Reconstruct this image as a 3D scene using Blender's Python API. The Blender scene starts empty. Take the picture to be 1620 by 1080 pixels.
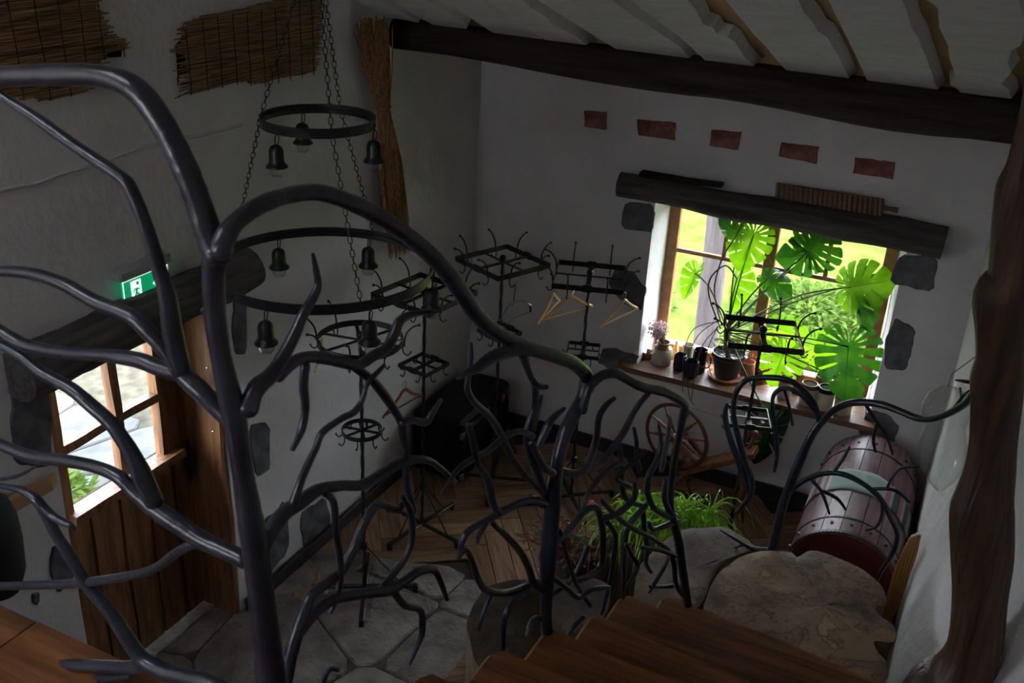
import bpy, math, random
from mathutils import Vector, Matrix, noise
random.seed(7)
R = math.radians
scene = bpy.context.scene
col = scene.collection

# ------------------------------------------------------------------ camera
H = 4.2
CAM = Vector((0.829 * H, -1.608 * H, H))
F = 1575.0
def cam_axes(p, r, yaw):
    f = Vector((math.sin(yaw) * math.cos(p), math.cos(yaw) * math.cos(p), -math.sin(p)))
    rt = Vector((math.cos(yaw), -math.sin(yaw), 0))
    dn = f.cross(rt)
    c, s = math.cos(r), math.sin(r)
    return c * rt + s * dn, -s * rt + c * dn, f
AX, AD, AF = cam_axes(R(24.836), R(-3.005), R(-24.68))
cd = bpy.data.cameras.new('camera'); cam = bpy.data.objects.new('camera', cd); col.objects.link(cam)
cd.sensor_width = 36.0; cd.lens = 35.0; cd.clip_start = 0.05; cd.clip_end = 200
m = Matrix((( AX.x, -AD.x, -AF.x), (AX.y, -AD.y, -AF.y), (AX.z, -AD.z, -AF.z))).to_4x4()
m.translation = CAM
cam.matrix_world = m
cd.dof.use_dof = True; cd.dof.focus_distance = 5.2; cd.dof.aperture_fstop = 9.0
scene.camera = cam

# ------------------------------------------------------------------ light and exposure
scene.view_settings.view_transform = 'Standard'
scene.view_settings.look = 'None'
scene.view_settings.gamma = 1.0
scene.view_settings.use_curve_mapping = False
scene.view_settings.exposure = EXPOSURE = 0.42
scene.cycles.max_bounces = 9
scene.cycles.transparent_max_bounces = 12
scene.cycles.sample_clamp_indirect = 6.0
SKY = 15.0
w = bpy.data.worlds.new('sky'); scene.world = w; w.use_nodes = True
nt = w.node_tree; bg = nt.nodes['Background']
tc = nt.nodes.new('ShaderNodeTexCoord'); sx = nt.nodes.new('ShaderNodeSeparateXYZ')
rmp = nt.nodes.new('ShaderNodeValToRGB')
rmp.color_ramp.elements[0].position = 0.0; rmp.color_ramp.elements[0].color = (0.88, 0.92, 1.0, 1)
rmp.color_ramp.elements[1].position = 0.9; rmp.color_ramp.elements[1].color = (0.74, 0.83, 1.0, 1)
nt.links.new(tc.outputs['Generated'], sx.inputs[0]); nt.links.new(sx.outputs['Z'], rmp.inputs[0])
nt.links.new(rmp.outputs[0], bg.inputs[0]); bg.inputs[1].default_value = SKY
scene.cycles.use_adaptive_sampling = False
sl = bpy.data.lights.new('sun', 'SUN'); sl.energy = 15; sl.angle = R(4); sl.color = (1.0, .95, .86)
so = bpy.data.objects.new('sun', sl); col.objects.link(so); so.location = (6, 8, 12)
so.rotation_euler = Vector((.72 * math.cos(R(60)), .69 * math.cos(R(60)), math.sin(R(60)))).to_track_quat('Z', 'Y').to_euler()

# ------------------------------------------------------------------ pixel rays onto planes of the room
def ray(u, v):
    return AX * ((u - 810) / F) + AD * ((v - 540) / F) + AF
def onp(u, v, p0, n):
    d = ray(u, v); return CAM + d * ((Vector(p0) - CAM).dot(n) / d.dot(n))
def atx(u, v, x=0.0): return onp(u, v, (x, 0, 0), Vector((1, 0, 0)))
def aty(u, v, y=0.0): return onp(u, v, (0, y, 0), Vector((0, 1, 0)))
def atz(u, v, z=0.0): return onp(u, v, (0, 0, z), Vector((0, 0, 1)))
def depth(p): return (Vector(p) - CAM).dot(AF)

# ------------------------------------------------------------------ materials
def nodes(name):
    mt = bpy.data.materials.new(name); mt.use_nodes = True
    n = mt.node_tree; b = n.nodes['Principled BSDF']
    return mt, n, b
def mat(name, c, rough=0.6, metal=0.0, c2=None, scale=8.0, stretch=(1, 1, 1), bump=0.0, bscale=None, detail=6.0, spec=0.5, lo=0.35, hi=0.68, coat=0.0, dist=0.0, obj=True, bdist=0.01):
    mt, n, b = nodes(name)
    b.inputs['Base Color'].default_value = (*c, 1); b.inputs['Roughness'].default_value = rough
    b.inputs['Metallic'].default_value = metal; b.inputs['Specular IOR Level'].default_value = spec
    b.inputs['Coat Weight'].default_value = coat
    if c2 or bump:
        t = n.nodes.new('ShaderNodeTexCoord'); mp = n.nodes.new('ShaderNodeMapping')
        mp.inputs['Scale'].default_value = stretch
        n.links.new(t.outputs['Object'], mp.inputs[0])
    if c2:
        ns = n.nodes.new('ShaderNodeTexNoise'); ns.inputs['Scale'].default_value = scale; ns.inputs['Detail'].default_value = detail
        ns.inputs['Distortion'].default_value = dist
        rp = n.nodes.new('ShaderNodeValToRGB')
        rp.color_ramp.elements[0].position = lo; rp.color_ramp.elements[0].color = (*c, 1)
        rp.color_ramp.elements[1].position = hi; rp.color_ramp.elements[1].color = (*c2, 1)
        n.links.new(mp.outputs[0], ns.inputs[0]); n.links.new(ns.outputs[0], rp.inputs[0])
        n.links.new(rp.outputs[0], b.inputs['Base Color'])
    if bump:
        nb = n.nodes.new('ShaderNodeTexNoise'); nb.inputs['Scale'].default_value = bscale or scale * 2; nb.inputs['Detail'].default_value = 8
        bp = n.nodes.new('ShaderNodeBump'); bp.inputs['Strength'].default_value = bump; bp.inputs['Distance'].default_value = bdist
        n.links.new(mp.outputs[0], nb.inputs[0]); n.links.new(nb.outputs[0], bp.inputs['Height']); n.links.new(bp.outputs[0], b.inputs['Normal'])
    return mt
def varied(mt, amount=0.35):
    """different tone for every separate piece (per-object random, a property of the piece itself)"""
    n = mt.node_tree; b = n.nodes['Principled BSDF']
    oi = n.nodes.new('ShaderNodeObjectInfo'); hs = n.nodes.new('ShaderNodeHueSaturation')
    mr = n.nodes.new('ShaderNodeMapRange'); mr.inputs[3].default_value = 1 - amount; mr.inputs[4].default_value = 1 + amount
    n.links.new(oi.outputs['Random'], mr.inputs[0]); n.links.new(mr.outputs[0], hs.inputs['Value'])
    src = b.inputs['Base Color'].links
    if src: n.links.new(src[0].from_socket, hs.inputs['Color'])
    else: hs.inputs['Color'].default_value = b.inputs['Base Color'].default_value
    n.links.new(hs.outputs[0], b.inputs['Base Color'])
    return mt
def leafmat(name, c, c2, trans=0.5, rough=0.35, spec=0.5):
    mt, n, b = nodes(name); b.inputs['Specular IOR Level'].default_value = spec
    ns = n.nodes.new('ShaderNodeTexNoise'); ns.inputs['Scale'].default_value = 9
    rp = n.nodes.new('ShaderNodeValToRGB'); rp.color_ramp.elements[0].color = (*c, 1); rp.color_ramp.elements[1].color = (*c2, 1)
    rp.color_ramp.elements[0].position = .35; rp.color_ramp.elements[1].position = .65
    t = n.nodes.new('ShaderNodeTexCoord'); n.links.new(t.outputs['Object'], ns.inputs[0]); n.links.new(ns.outputs[0], rp.inputs[0])
    b.inputs['Roughness'].default_value = rough
    n.links.new(rp.outputs[0], b.inputs['Base Color'])
    tr = n.nodes.new('ShaderNodeBsdfTranslucent')
    g = n.nodes.new('ShaderNodeHueSaturation'); g.inputs['Value'].default_value = 1.35; g.inputs['Saturation'].default_value = 1.1; g.inputs['Hue'].default_value = 0.48
    n.links.new(rp.outputs[0], g.inputs['Color']); n.links.new(g.outputs[0], tr.inputs[0])
    mx = n.nodes.new('ShaderNodeMixShader'); mx.inputs[0].default_value = trans
    n.links.new(b.outputs[0], mx.inputs[1]); n.links.new(tr.outputs[0], mx.inputs[2])
    n.links.new(mx.outputs[0], n.nodes['Material Output'].inputs[0])
    return mt
def glassmat(name, tint=(1, 1, 1), rough=0.02, ior=1.45):
    mt, n, b = nodes(name)
    n.nodes.remove(b)
    tr = n.nodes.new('ShaderNodeBsdfTransparent'); tr.inputs[0].default_value = (*tint, 1)
    gl = n.nodes.new('ShaderNodeBsdfGlossy'); gl.inputs['Roughness'].default_value = rough
    lw = n.nodes.new('ShaderNodeLayerWeight'); lw.inputs[0].default_value = 0.5
    pw = n.nodes.new('ShaderNodeMath'); pw.operation = 'POWER'; pw.inputs[1].default_value = 1.6 if ior > 1.9 else 4.0 if ior > 1.4 else 3.0
    fr = n.nodes.new('ShaderNodeMath'); fr.operation = 'MULTIPLY_ADD'; fr.inputs[1].default_value = .75 if ior > 1.4 else .4; fr.inputs[2].default_value = .04 if ior > 1.4 else .02
    n.links.new(lw.outputs['Facing'], pw.inputs[0]); n.links.new(pw.outputs[0], fr.inputs[0])
    mx = n.nodes.new('ShaderNodeMixShader')
    n.links.new(fr.outputs[0], mx.inputs[0]); n.links.new(tr.outputs[0], mx.inputs[1]); n.links.new(gl.outputs[0], mx.inputs[2])
    n.links.new(mx.outputs[0], n.nodes['Material Output'].inputs[0])
    return mt
def emis(name, c, s):
    mt, n, b = nodes(name); b.inputs['Base Color'].default_value = (*c, 1)
    b.inputs['Emission Color'].default_value = (*c, 1); b.inputs['Emission Strength'].default_value = s
    return mt

M = {}
M['plaster'] = mat('lime_plaster', (.62, .607, .62), .92, c2=(.72, .705, .715), scale=2.2, bump=.5, bscale=14, spec=.2, bdist=.02)
M['plaster_ceiling'] = mat('whitewashed_board', (.66, .655, .65), .85, c2=(.76, .75, .75), scale=6, stretch=(1, 3, 1), bump=.3, bscale=20, spec=.2)
M['log'] = mat('weathered_log', (.022, .015, .012), .8, c2=(.06, .04, .032), scale=5, stretch=(.35, 4, 4), bump=.8, bscale=9, spec=.2, bdist=.02)
M['greylog'] = mat('grey_log', (.05, .044, .042), .85, c2=(.12, .105, .098), scale=6, stretch=(.3, 5, 5), bump=.7, bscale=10, spec=.2, bdist=.015)
M['greylog_y'] = mat('grey_log_lengthwise', (.05, .044, .042), .85, c2=(.12, .105, .098), scale=6, stretch=(5, .3, 5), bump=.7, bscale=10, spec=.2, bdist=.015)
M['post'] = mat('peeled_post_wood', (.04, .02, .012), .42, c2=(.12, .062, .036), scale=4, stretch=(5, 5, .4), bump=.7, bscale=7, bdist=.02)
M['ochre'] = mat('ochre_board', (.38, .21, .085), .8, c2=(.5, .3, .14), scale=7, stretch=(1, .3, 1), bump=.3)
M['door'] = mat('oiled_oak_door', (.085, .034, .011), .5, c2=(.26, .115, .038), scale=7, stretch=(3, 3, .35), bump=.4, bscale=16, dist=.6)
M['frame'] = mat('stained_window_wood', (.26, .105, .035), .45, c2=(.37, .16, .06), scale=9, stretch=(2, 2, 2), bump=.15)
M['sill'] = mat('dark_sill_wood', (.12, .062, .036), .4, c2=(.21, .11, .06), scale=6, stretch=(.5, 5, 5), bump=.3)
M['tread'] = varied(mat('oiled_stair_tread', (.075, .028, .010), .3, c2=(.25, .10, .034), scale=4, stretch=(.5, 6, 6), bump=.25, bscale=11, dist=.5), .5)
M['parquet'] = varied(mat('oak_parquet', (.16, .085, .045), .42, c2=(.33, .19, .1), scale=6, stretch=(.6, 7, 7), bump=.25, bscale=14, dist=.3), .32)
M['flag'] = varied(mat('dark_flagstone', (.1, .085, .072), .6, c2=(.24, .21, .175), scale=5, bump=1.0, bscale=26, bdist=.03), .2)
M['paver'] = varied(mat('pale_paving_stone', (.062, .064, .062), .8, c2=(.1, .1, .1), scale=4, bump=.6, bscale=12, spec=0), .12)
M['grout'] = mat('pale_grout', (.04, .037, .03), .9, bump=.4, bscale=30, c2=(.07, .065, .05), scale=9, spec=0)
M['joint'] = mat('dark_joint_mortar', (.05, .045, .038), .9, c2=(.08, .07, .06), scale=9, bump=.4, bscale=30, spec=.1)
M['subfloor'] = mat('dark_subfloor', (.03, .02, .014), .8)
M['stonepatch'] = mat('exposed_fieldstone', (.08, .08, .088), .9, c2=(.17, .168, .18), scale=10, bump=.7, bscale=40, spec=.15)
M['brick'] = mat('old_red_brick', (.13, .035, .026), .9, c2=(.36, .17, .14), scale=11, bump=.8, bscale=40, spec=.15)
M['reed'] = mat('dry_reed', (.07, .035, .016), .6, lo=.38, hi=.62, c2=(.46, .26, .12), scale=22, stretch=(3, .2, 9), bump=.3)
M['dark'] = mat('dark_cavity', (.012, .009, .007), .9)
M['straw'] = mat('dry_straw', (.13, .06, .024), .6, c2=(.46, .24, .09), lo=.4, hi=.6, scale=26, stretch=(6, 6, .25))
M['iron'] = mat('forged_iron', (.011, .014, .024), .28, metal=.0, c2=(.024, .03, .048), scale=14, bump=.45, bscale=30, spec=.6, bdist=.006)
M['blackiron'] = mat('black_painted_iron', (.012, .012, .013), .33, metal=.3, c2=(.022, .022, .025), scale=30, bump=.5, bscale=60, bdist=.003)
M['chrome'] = mat('bright_wire', (.6, .62, .65), .25, metal=1)
M['bulb'] = glassmat('clear_bulb_glass', (.93, .94, .95), .05, 2.0)
M['pane'] = glassmat('window_glass', (.97, .98, .97))
M['bubble'] = glassmat('blown_glass', (.975, .985, .98), .03, 1.35)
M['hanger'] = mat('varnished_beech', (.62, .34, .12), .35, c2=(.78, .47, .2), scale=12, stretch=(.5, 4, 4))
M['redhanger'] = mat('red_brown_lacquer', (.22, .04, .018), .35)
M['baseboard'] = mat('black_baseboard', (.022, .019, .018), .5, bump=.2)
M['blackwood'] = mat('black_leather_case', (.006, .0055, .0055), .5, spec=.2, bump=.3, c2=(.011, .010, .010))
M['brass'] = mat('aged_brass', (.35, .27, .15), .35, metal=1)
M['slab'] = None
M['bark'] = mat('rough_log_side', (.09, .06, .04), .9, c2=(.2, .14, .09), scale=8, stretch=(4, 4, .6), bump=.8, bscale=12, bdist=.02)
M['terracotta'] = mat('terracotta', (.3, .115, .055), .7, c2=(.38, .16, .08), scale=10)
M['blackpot'] = mat('black_plant_pot', (.02, .018, .02), .35)
M['cream'] = mat('salt_glazed_cream', (.42, .36, .27), .3, c2=(.5, .44, .34), scale=8)
M['brownglaze'] = mat('brown_glaze', (.17, .07, .03), .2)
M['navyglaze'] = mat('navy_glaze', (.012, .015, .028), .15)
M['rimglaze'] = mat('pale_glazed_rim', (.62, .6, .55), .25)
M['pinkflower'] = mat('dried_pink_blossom', (.68, .5, .53), .9)
M['twig'] = mat('grey_root', (.13, .095, .065), .8)
M['root'] = mat('green_brown_root', (.05, .055, .03), .6)
M['monstera'] = leafmat('monstera_leaf', (.010, .06, .010), (.028, .12, .014), .5, .3)
M['monstera_pale'] = leafmat('backlit_monstera_leaf', (.07, .22, .02), (.13, .32, .035), .6, .35)  # yellower copy of the leaf green, with the glow of backlight put into the colour
M['stem'] = mat('green_stem', (.06, .13, .03), .5)
M['chives'] = leafmat('chive_blade', (.26, .5, .05), (.5, .75, .16), .4, .25)
M['begonia'] = leafmat('begonia_leaf', (.16, .04, .035), (.3, .1, .09), .3, .4)
M['begonia_green'] = leafmat('begonia_green_leaf', (.07, .1, .03), (.14, .13, .05), .3, .4)
M['pink'] = mat('pink_petal', (.75, .06, .15), .6)
M['soil'] = mat('potting_soil', (.03, .02, .014), .95, bump=1, bscale=30)
M['lawn'] = mat('mown_grass', (.042, .068, .012), .9, c2=(.075, .105, .022), scale=3, bump=.8, bscale=30, spec=0)
M['bush'] = leafmat('garden_foliage', (.028, .06, .012), (.09, .14, .03), .5, .9, 0)
M['treetrunk'] = mat('pinkish_bark', (.07, .058, .062), .9, c2=(.1, .085, .09), scale=7, stretch=(3, 3, .4), bump=.8, spec=0)
M['chestred'] = mat('oxblood_paint', (.085, .014, .012), .5, c2=(.12, .022, .018), scale=7, bump=.2)
M['chestboard'] = varied(mat('worn_violet_brown_paint', (.15, .055, .06), .42, c2=(.3, .2, .22), scale=5, stretch=(3, .5, 3), bump=.3, dist=.7), .15)
M['chestmetal'] = mat('dark_strap_iron', (.035, .028, .03), .45, metal=.6)
M['spin'] = mat('varnished_orange_wood', (.12, .038, .012), .35, c2=(.22, .08, .025), scale=9, stretch=(2, 2, 2))
M['spindark'] = mat('dark_rim_wood', (.07, .022, .011), .3, c2=(.12, .04, .02), scale=9)
M['mangle'] = mat('mangle_board_wood', (.12, .07, .04), .5, c2=(.2, .12, .07), scale=10)
M['wicker'] = mat('honey_bark_wicker', (.36, .17, .04), .55, c2=(.5, .27, .08), scale=9, stretch=(5, 5, .6), bump=.5)
M['bag'] = mat('black_nylon', (.012, .012, .013), .7)
M['red'] = mat('red_tag', (.5, .01, .015), .6)
M['signgreen'] = emis('sign_green', (.0, .42, .17), .42)
M['signwhite'] = emis('sign_white', (.85, 1.0, .92), .75)
M['signbody'] = mat('sign_housing', (.3, .31, .31), .4)
M['orange'] = mat('orange_flower', (.8, .18, .03), .6)

def stripes(name):
    mt, n, b = nodes(name)
    t = n.nodes.new('ShaderNodeTexCoord'); s = n.nodes.new('ShaderNodeSeparateXYZ'); n.links.new(t.outputs['UV'], s.inputs[0])
    r = n.nodes.new('ShaderNodeValToRGB'); cr = r.color_ramp; cr.interpolation = 'CONSTANT'
    G = (.36, .44, .44, 1); P = (.42, .16, .22, 1); D = (.06, .09, .08, 1); W = (.6, .62, .6, 1)
    seq = [(0, G), (.04, P), (.06, G), (.08, D), (.1, G), (.13, P), (.17, D), (.2, P), (.22, G), (.25, P), (.27, W), (.29, G),
           (.62, P), (.65, G), (.67, D), (.72, P), (.75, G), (.77, D), (.81, P), (.83, G), (.87, D), (.9, P), (.93, G)]
    cr.elements[0].position = 0; cr.elements[0].color = G; cr.elements[1].position = .999; cr.elements[1].color = G
    for p, c in seq[1:]:
        e = cr.elements.new(p); e.color = c
    n.links.new(s.outputs[0], r.inputs[0])
    n.links.new(r.outputs[0], b.inputs['Base Color']); b.inputs['Roughness'].default_value = .9
    return mt
M['runner'] = stripes('woven_runner')

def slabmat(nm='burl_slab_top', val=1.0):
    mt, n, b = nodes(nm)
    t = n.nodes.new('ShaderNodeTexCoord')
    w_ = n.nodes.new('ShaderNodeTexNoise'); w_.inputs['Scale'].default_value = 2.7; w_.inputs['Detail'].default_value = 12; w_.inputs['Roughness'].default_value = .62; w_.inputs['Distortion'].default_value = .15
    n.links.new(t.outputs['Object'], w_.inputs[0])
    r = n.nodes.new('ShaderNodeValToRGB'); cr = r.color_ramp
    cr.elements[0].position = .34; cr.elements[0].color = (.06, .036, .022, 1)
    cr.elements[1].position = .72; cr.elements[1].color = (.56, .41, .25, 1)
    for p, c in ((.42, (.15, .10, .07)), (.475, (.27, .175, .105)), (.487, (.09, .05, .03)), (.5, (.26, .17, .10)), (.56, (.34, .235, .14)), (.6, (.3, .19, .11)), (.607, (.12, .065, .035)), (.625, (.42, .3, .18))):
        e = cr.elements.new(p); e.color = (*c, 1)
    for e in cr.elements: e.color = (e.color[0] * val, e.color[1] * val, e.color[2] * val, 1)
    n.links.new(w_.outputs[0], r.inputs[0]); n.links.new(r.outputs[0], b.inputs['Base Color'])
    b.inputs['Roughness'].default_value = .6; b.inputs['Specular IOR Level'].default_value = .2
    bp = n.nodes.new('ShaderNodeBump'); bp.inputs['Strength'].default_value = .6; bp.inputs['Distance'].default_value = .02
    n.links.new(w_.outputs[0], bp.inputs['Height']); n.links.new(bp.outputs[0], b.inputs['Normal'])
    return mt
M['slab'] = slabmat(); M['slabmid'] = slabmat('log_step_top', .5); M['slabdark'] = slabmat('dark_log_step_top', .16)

# ------------------------------------------------------------------ mesh builder
class MB:
    def __init__(s): s.v = []; s.f = []; s.uv = None
    def add(s, vs, fs):
        k = len(s.v); s.v += [Vector(p) for p in vs]; s.f += [tuple(i + k for i in f) for f in fs]
    def box(s, c, d, rz=0.0, mat3=None, bev=0.0):
        c = Vector(c); h = Vector(d) / 2
        rot = mat3 or Matrix.Rotation(rz, 3, 'Z')
        if bev <= 0:
            vs = [c + rot @ Vector((sx * h.x, sy * h.y, sz * h.z)) for sx in (-1, 1) for sy in (-1, 1) for sz in (-1, 1)]
            s.add(vs, [(0, 1, 3, 2), (4, 6, 7, 5), (0, 4, 5, 1), (2, 3, 7, 6), (0, 2, 6, 4), (1, 5, 7, 3)])
        else:
            b = min(bev, h.x * .9, h.y * .9, h.z * .9)
            rings = []
            for z, i in ((-h.z, b), (-h.z + b, 0), (h.z - b, 0), (h.z, b)):
                x, y = h.x - i, h.y - i; e = b if not i else b * .5
                rings.append([(-x + e, -y, z), (x - e, -y, z), (x, -y + e, z), (x, y - e, z), (x - e, y, z), (-x + e, y, z), (-x, y - e, z), (-x, -y + e, z)])
            vs = [c + rot @ Vector(p) for r_ in rings for p in r_]
            fs = [tuple(range(7, -1, -1)), tuple(range(24, 32))]
            for a in range(3):
                for k in range(8):
                    fs.append((a * 8 + k, a * 8 + (k + 1) % 8, a * 8 + 8 + (k + 1) % 8, a * 8 + 8 + k))
            s.add(vs, fs)
        return s
    def tube(s, pts, rad, n=8, closed=False, squash=1.0, cap=True, up=None):
        pts = [Vector(p) for p in pts]
        if not hasattr(rad, '__len__'): rad = [rad] * len(pts)
        L = len(pts); vs = []; nrm = None
        for i, p in enumerate(pts):
            if closed: t = pts[(i + 1) % L] - pts[i - 1]
            else: t = pts[min(i + 1, L - 1)] - pts[max(i - 1, 0)]
            t = t.normalized() if t.length > 1e-9 else Vector((0, 0, 1))
            if nrm is None:
                a = up or (Vector((0, 0, 1)) if abs(t.z) < .9 else Vector((1, 0, 0)))
                nrm = (a - t * a.dot(t)).normalized()
            else:
                nrm = (nrm - t * nrm.dot(t)); nrm = nrm.normalized() if nrm.length > 1e-9 else t.orthogonal().normalized()
            b = t.cross(nrm)
            for k in range(n):
                a = 2 * math.pi * k / n
                vs.append(p + (nrm * math.cos(a) + b * math.sin(a) * squash) * rad[i])
        fs = []
        for i in range(L if closed else L - 1):
            j = (i + 1) % L
            for k in range(n):
                fs.append((i * n + k, i * n + (k + 1) % n, j * n + (k + 1) % n, j * n + k))
        if not closed and cap:
            fs.append(tuple(range(n - 1, -1, -1))); fs.append(tuple((L - 1) * n + k for k in range(n)))
        s.add(vs, fs); return s
    def lathe(s, prof, n=16, c=(0, 0, 0), axis=None, cap=True):
        c = Vector(c); vs = []
        q = Vector((0, 0, 1)).rotation_difference(Vector(axis).normalized()).to_matrix() if axis else Matrix.Identity(3)
        for r_, z in prof:
            for k in range(n):
                a = 2 * math.pi * k / n; vs.append(c + q @ Vector((r_ * math.cos(a), r_ * math.sin(a), z)))
        fs = []
        for i in range(len(prof) - 1):
            for k in range(n): fs.append((i * n + k, i * n + (k + 1) % n, (i + 1) * n + (k + 1) % n, (i + 1) * n + k))
        if cap: fs.append(tuple(range(n - 1, -1, -1))); fs.append(tuple((len(prof) - 1) * n + k for k in range(n)))
        s.add(vs, fs); return s
    def ball(s, c, r_, n=8, sz=1.0):
        prof = [(r_ * math.sin(math.pi * i / n) + 1e-5, -r_ * sz * math.cos(math.pi * i / n)) for i in range(n + 1)]
        return s.lathe(prof, max(6, n), c)
    def prism(s, poly, off, inset=0.0):
        """polygon (3D points) pushed by vector off; optional inset of the far face for a soft rim"""
        poly = [Vector(p) for p in poly]; off = Vector(off); n = len(poly)
        c = sum(poly, Vector()) / n
        if inset:
            def ins(p): d = c - p; return p + d.normalized() * min(inset, d.length * .5)
            vs = poly + [p + off * .65 for p in poly] + [ins(p) + off for p in poly]; L = 3
        else:
            vs = poly + [p + off for p in poly]; L = 2
        fs = [tuple(range(n - 1, -1, -1)), tuple((L - 1) * n + k for k in range(n))]
        for a in range(L - 1):
            for k in range(n): fs.append((a * n + k, a * n + (k + 1) % n, (a + 1) * n + (k + 1) % n, (a + 1) * n + k))
        s.add(vs, fs); return s
    def build(s, name, material, parent=None, smooth=True, angle=40, world=True, label=None, kind=None):
        me = bpy.data.meshes.new(name)
        o = bpy.data.objects.new(name, me)
        if parent is not None:
            inv = gmat(parent).inverted() if world else Matrix.Identity(4)
            piv = s.pivot(inv) if world else Vector()
            vs = [inv @ p - piv for p in s.v]
            o.parent = parent; o.location = piv
        else:
            piv = s.base(); vs = [p - piv for p in s.v]; o.location = piv
        me.from_pydata([tuple(p) for p in vs], [], s.f)
        if s.uv:
            l = me.uv_layers.new(name='UVMap')
            for i, lp in enumerate(me.loops): l.data[i].uv = s.uv[lp.vertex_index]
        me.materials.append(M[material] if isinstance(material, str) else material)
        if smooth:
            me.polygons.foreach_set('use_smooth', [True] * len(me.polygons)); me.set_sharp_from_angle(angle=R(angle))
        me.update()
        col.objects.link(o)
        if label: o['label'] = label
        if kind: o['kind'] = kind
        return o
    def base(s):
        xs = [p.x for p in s.v]; ys = [p.y for p in s.v]; zs = [p.z for p in s.v]
        return Vector(((min(xs) + max(xs)) / 2, (min(ys) + max(ys)) / 2, min(zs)))
    def pivot(s, inv):
        q = [inv @ p for p in s.v]
        return sum(q, Vector()) / len(q)
def gmat(o):
    mt = Matrix.LocRotScale(o.location, o.rotation_euler, o.scale)
    return gmat(o.parent) @ mt if o.parent else mt
def tag(o, label=None, cat=None, group=None, kind=None):
    if label: o['label'] = label
    if cat: o['category'] = cat
    if group: o['group'] = group
    if kind: o['kind'] = kind
    return o
def thing(name, label, cat, loc=(0, 0, 0), rz=0.0, group=None):
    o = bpy.data.objects.new(name, None); col.objects.link(o); o.location = loc; o.rotation_euler = (0, 0, rz)
    o.empty_display_size = .1
    return tag(o, label, cat, group)
def struct_empty(name, loc=(0, 0, 0)):
    o = bpy.data.objects.new(name, None); col.objects.link(o); o.location = loc; o.empty_display_size = .1
    o['kind'] = 'structure'; return o
def copy_tree(o, parent=None):
    c = o.copy(); col.objects.link(c); c.parent = parent
    for ch in list(o.children): copy_tree(ch, c)
    return c
def crom(pts, k=4):
    """Catmull-Rom through tuples of any length"""
    if len(pts) < 3: return [tuple(p) for p in pts]
    P = [pts[0]] + list(pts) + [pts[-1]]; out = []
    for i in range(1, len(P) - 2):
        a, b, c, d = P[i - 1], P[i], P[i + 1], P[i + 2]
        for j in range(k):
            t = j / k
            out.append(tuple(.5 * (2 * b[q] + (c[q] - a[q]) * t + (2 * a[q] - 5 * b[q] + 4 * c[q] - d[q]) * t * t + (3 * b[q] - a[q] - 3 * c[q] + d[q]) * t ** 3) for q in range(len(b))))
    out.append(tuple(pts[-1])); return out
def nz(x, y, z, s=1.0): return noise.noise(Vector((x * s, y * s, z * s)))

# ================================================================== ROOM SHELL
def wall_dx(y, z): return .022 * nz(5, y, z, 1.3) + .007 * nz(9, y, z, 5)
def wall_dy(x, z): return .018 * nz(x, 3, z, 1.4) + .006 * nz(x, 7, z, 5)
def seq(a, b, st, marks=()):
    n = max(1, int(round((b - a) / st))); s = [a + (b - a) * i / n for i in range(n + 1)]
    for mk in marks:
        k = min(range(len(s)), key=lambda i: abs(s[i] - mk)); s[k] = mk
    return s
def grid_wall(us, vs_, f, holes=()):
    mb = MB(); vs = [f(u, v) for u in us for v in vs_]; nv = len(vs_); fs = []
    for i in range(len(us) - 1):
        for j in range(nv - 1):
            cu, cv = (us[i] + us[i + 1]) / 2, (vs_[j] + vs_[j + 1]) / 2
            if any(a < cu < b and c < cv < d for a, b, c, d in holes): continue
            fs.append((i * nv + j, (i + 1) * nv + j, (i + 1) * nv + j + 1, i * nv + j + 1))
    mb.add(vs, fs); return mb
CEIL0, CSL = 3.37, 0.348
def ceil_z(y): return CEIL0 + CSL * (-1.1 - y)
WX0, WX1, WZ0, WZ1 = 1.46, 3.20, .80, 2.16      # opening of the window in the back wall
YF = .36                                        # depth at which the window frame stands
# back wall (window wall)
us = seq(-.6, 5.0, .06, (WX0, WX1)); vs_ = seq(-.05, 3.2, .06, (WZ0, WZ1))
wall_back = grid_wall(us, vs_, lambda x, z: Vector((x, wall_dy(x, z), z)), [(WX0, WX1, WZ0, WZ1)]).build('wall_back', 'plaster', kind='structure', angle=80)
# splayed plastered window reveal
def reveal(path_in, path_out, mb, k=5):
    base = len(mb.v); n = len(path_in)
    for i in range(n):
        for j in range(k + 1):
            t = j / k; p = path_in[i].lerp(path_out[i], t)
            bul = .015 * math.sin(t * math.pi) + .012 * nz(p.x, p.y, p.z, 4)
            mb.v.append(p + Vector((bul if t > 0 and t < 1 else 0, 0, 0)) * (1 if p.x < 2 else -1))
    for i in range(n - 1):
        for j in range(k):
            a = base + i * (k + 1) + j; mb.f.append((a, a + 1, a + k + 2, a + k + 1))
mb = MB(); zz = [z for z in vs_ if WZ0 <= z <= WZ1]; xx = [x for x in us if WX0 <= x <= WX1]
reveal([Vector((WX0, wall_dy(WX0, z), z)) for z in zz], [Vector((WX0 + .02, YF + .3, z)) for z in zz], mb)
reveal([Vector((WX1, wall_dy(WX1, z), z)) for z in zz], [Vector((WX1 - .07, YF + .3, z)) for z in zz], mb)
mb.build('window_reveal', 'plaster', wall_back, angle=80)
mb = MB()
mb.box((2.33, .33, WZ1 + .03), (1.9, .66, .06)); mb.box((2.33, .33, WZ0 - .02), (1.9, .66, .04)); mb.build('window_soffit', 'plaster', wall_back)
# outer skin of the thick wall
mb = grid_wall([-.8, WX0 + .02, WX1 - .07, 5.0], [-.3, WZ0 - .02, WZ1, 3.6], lambda x, z: Vector((x, YF + .3, z)), [(WX0, WX1, WZ0, WZ1)])
mb.build('outer_face', 'plaster', wall_back)

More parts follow.
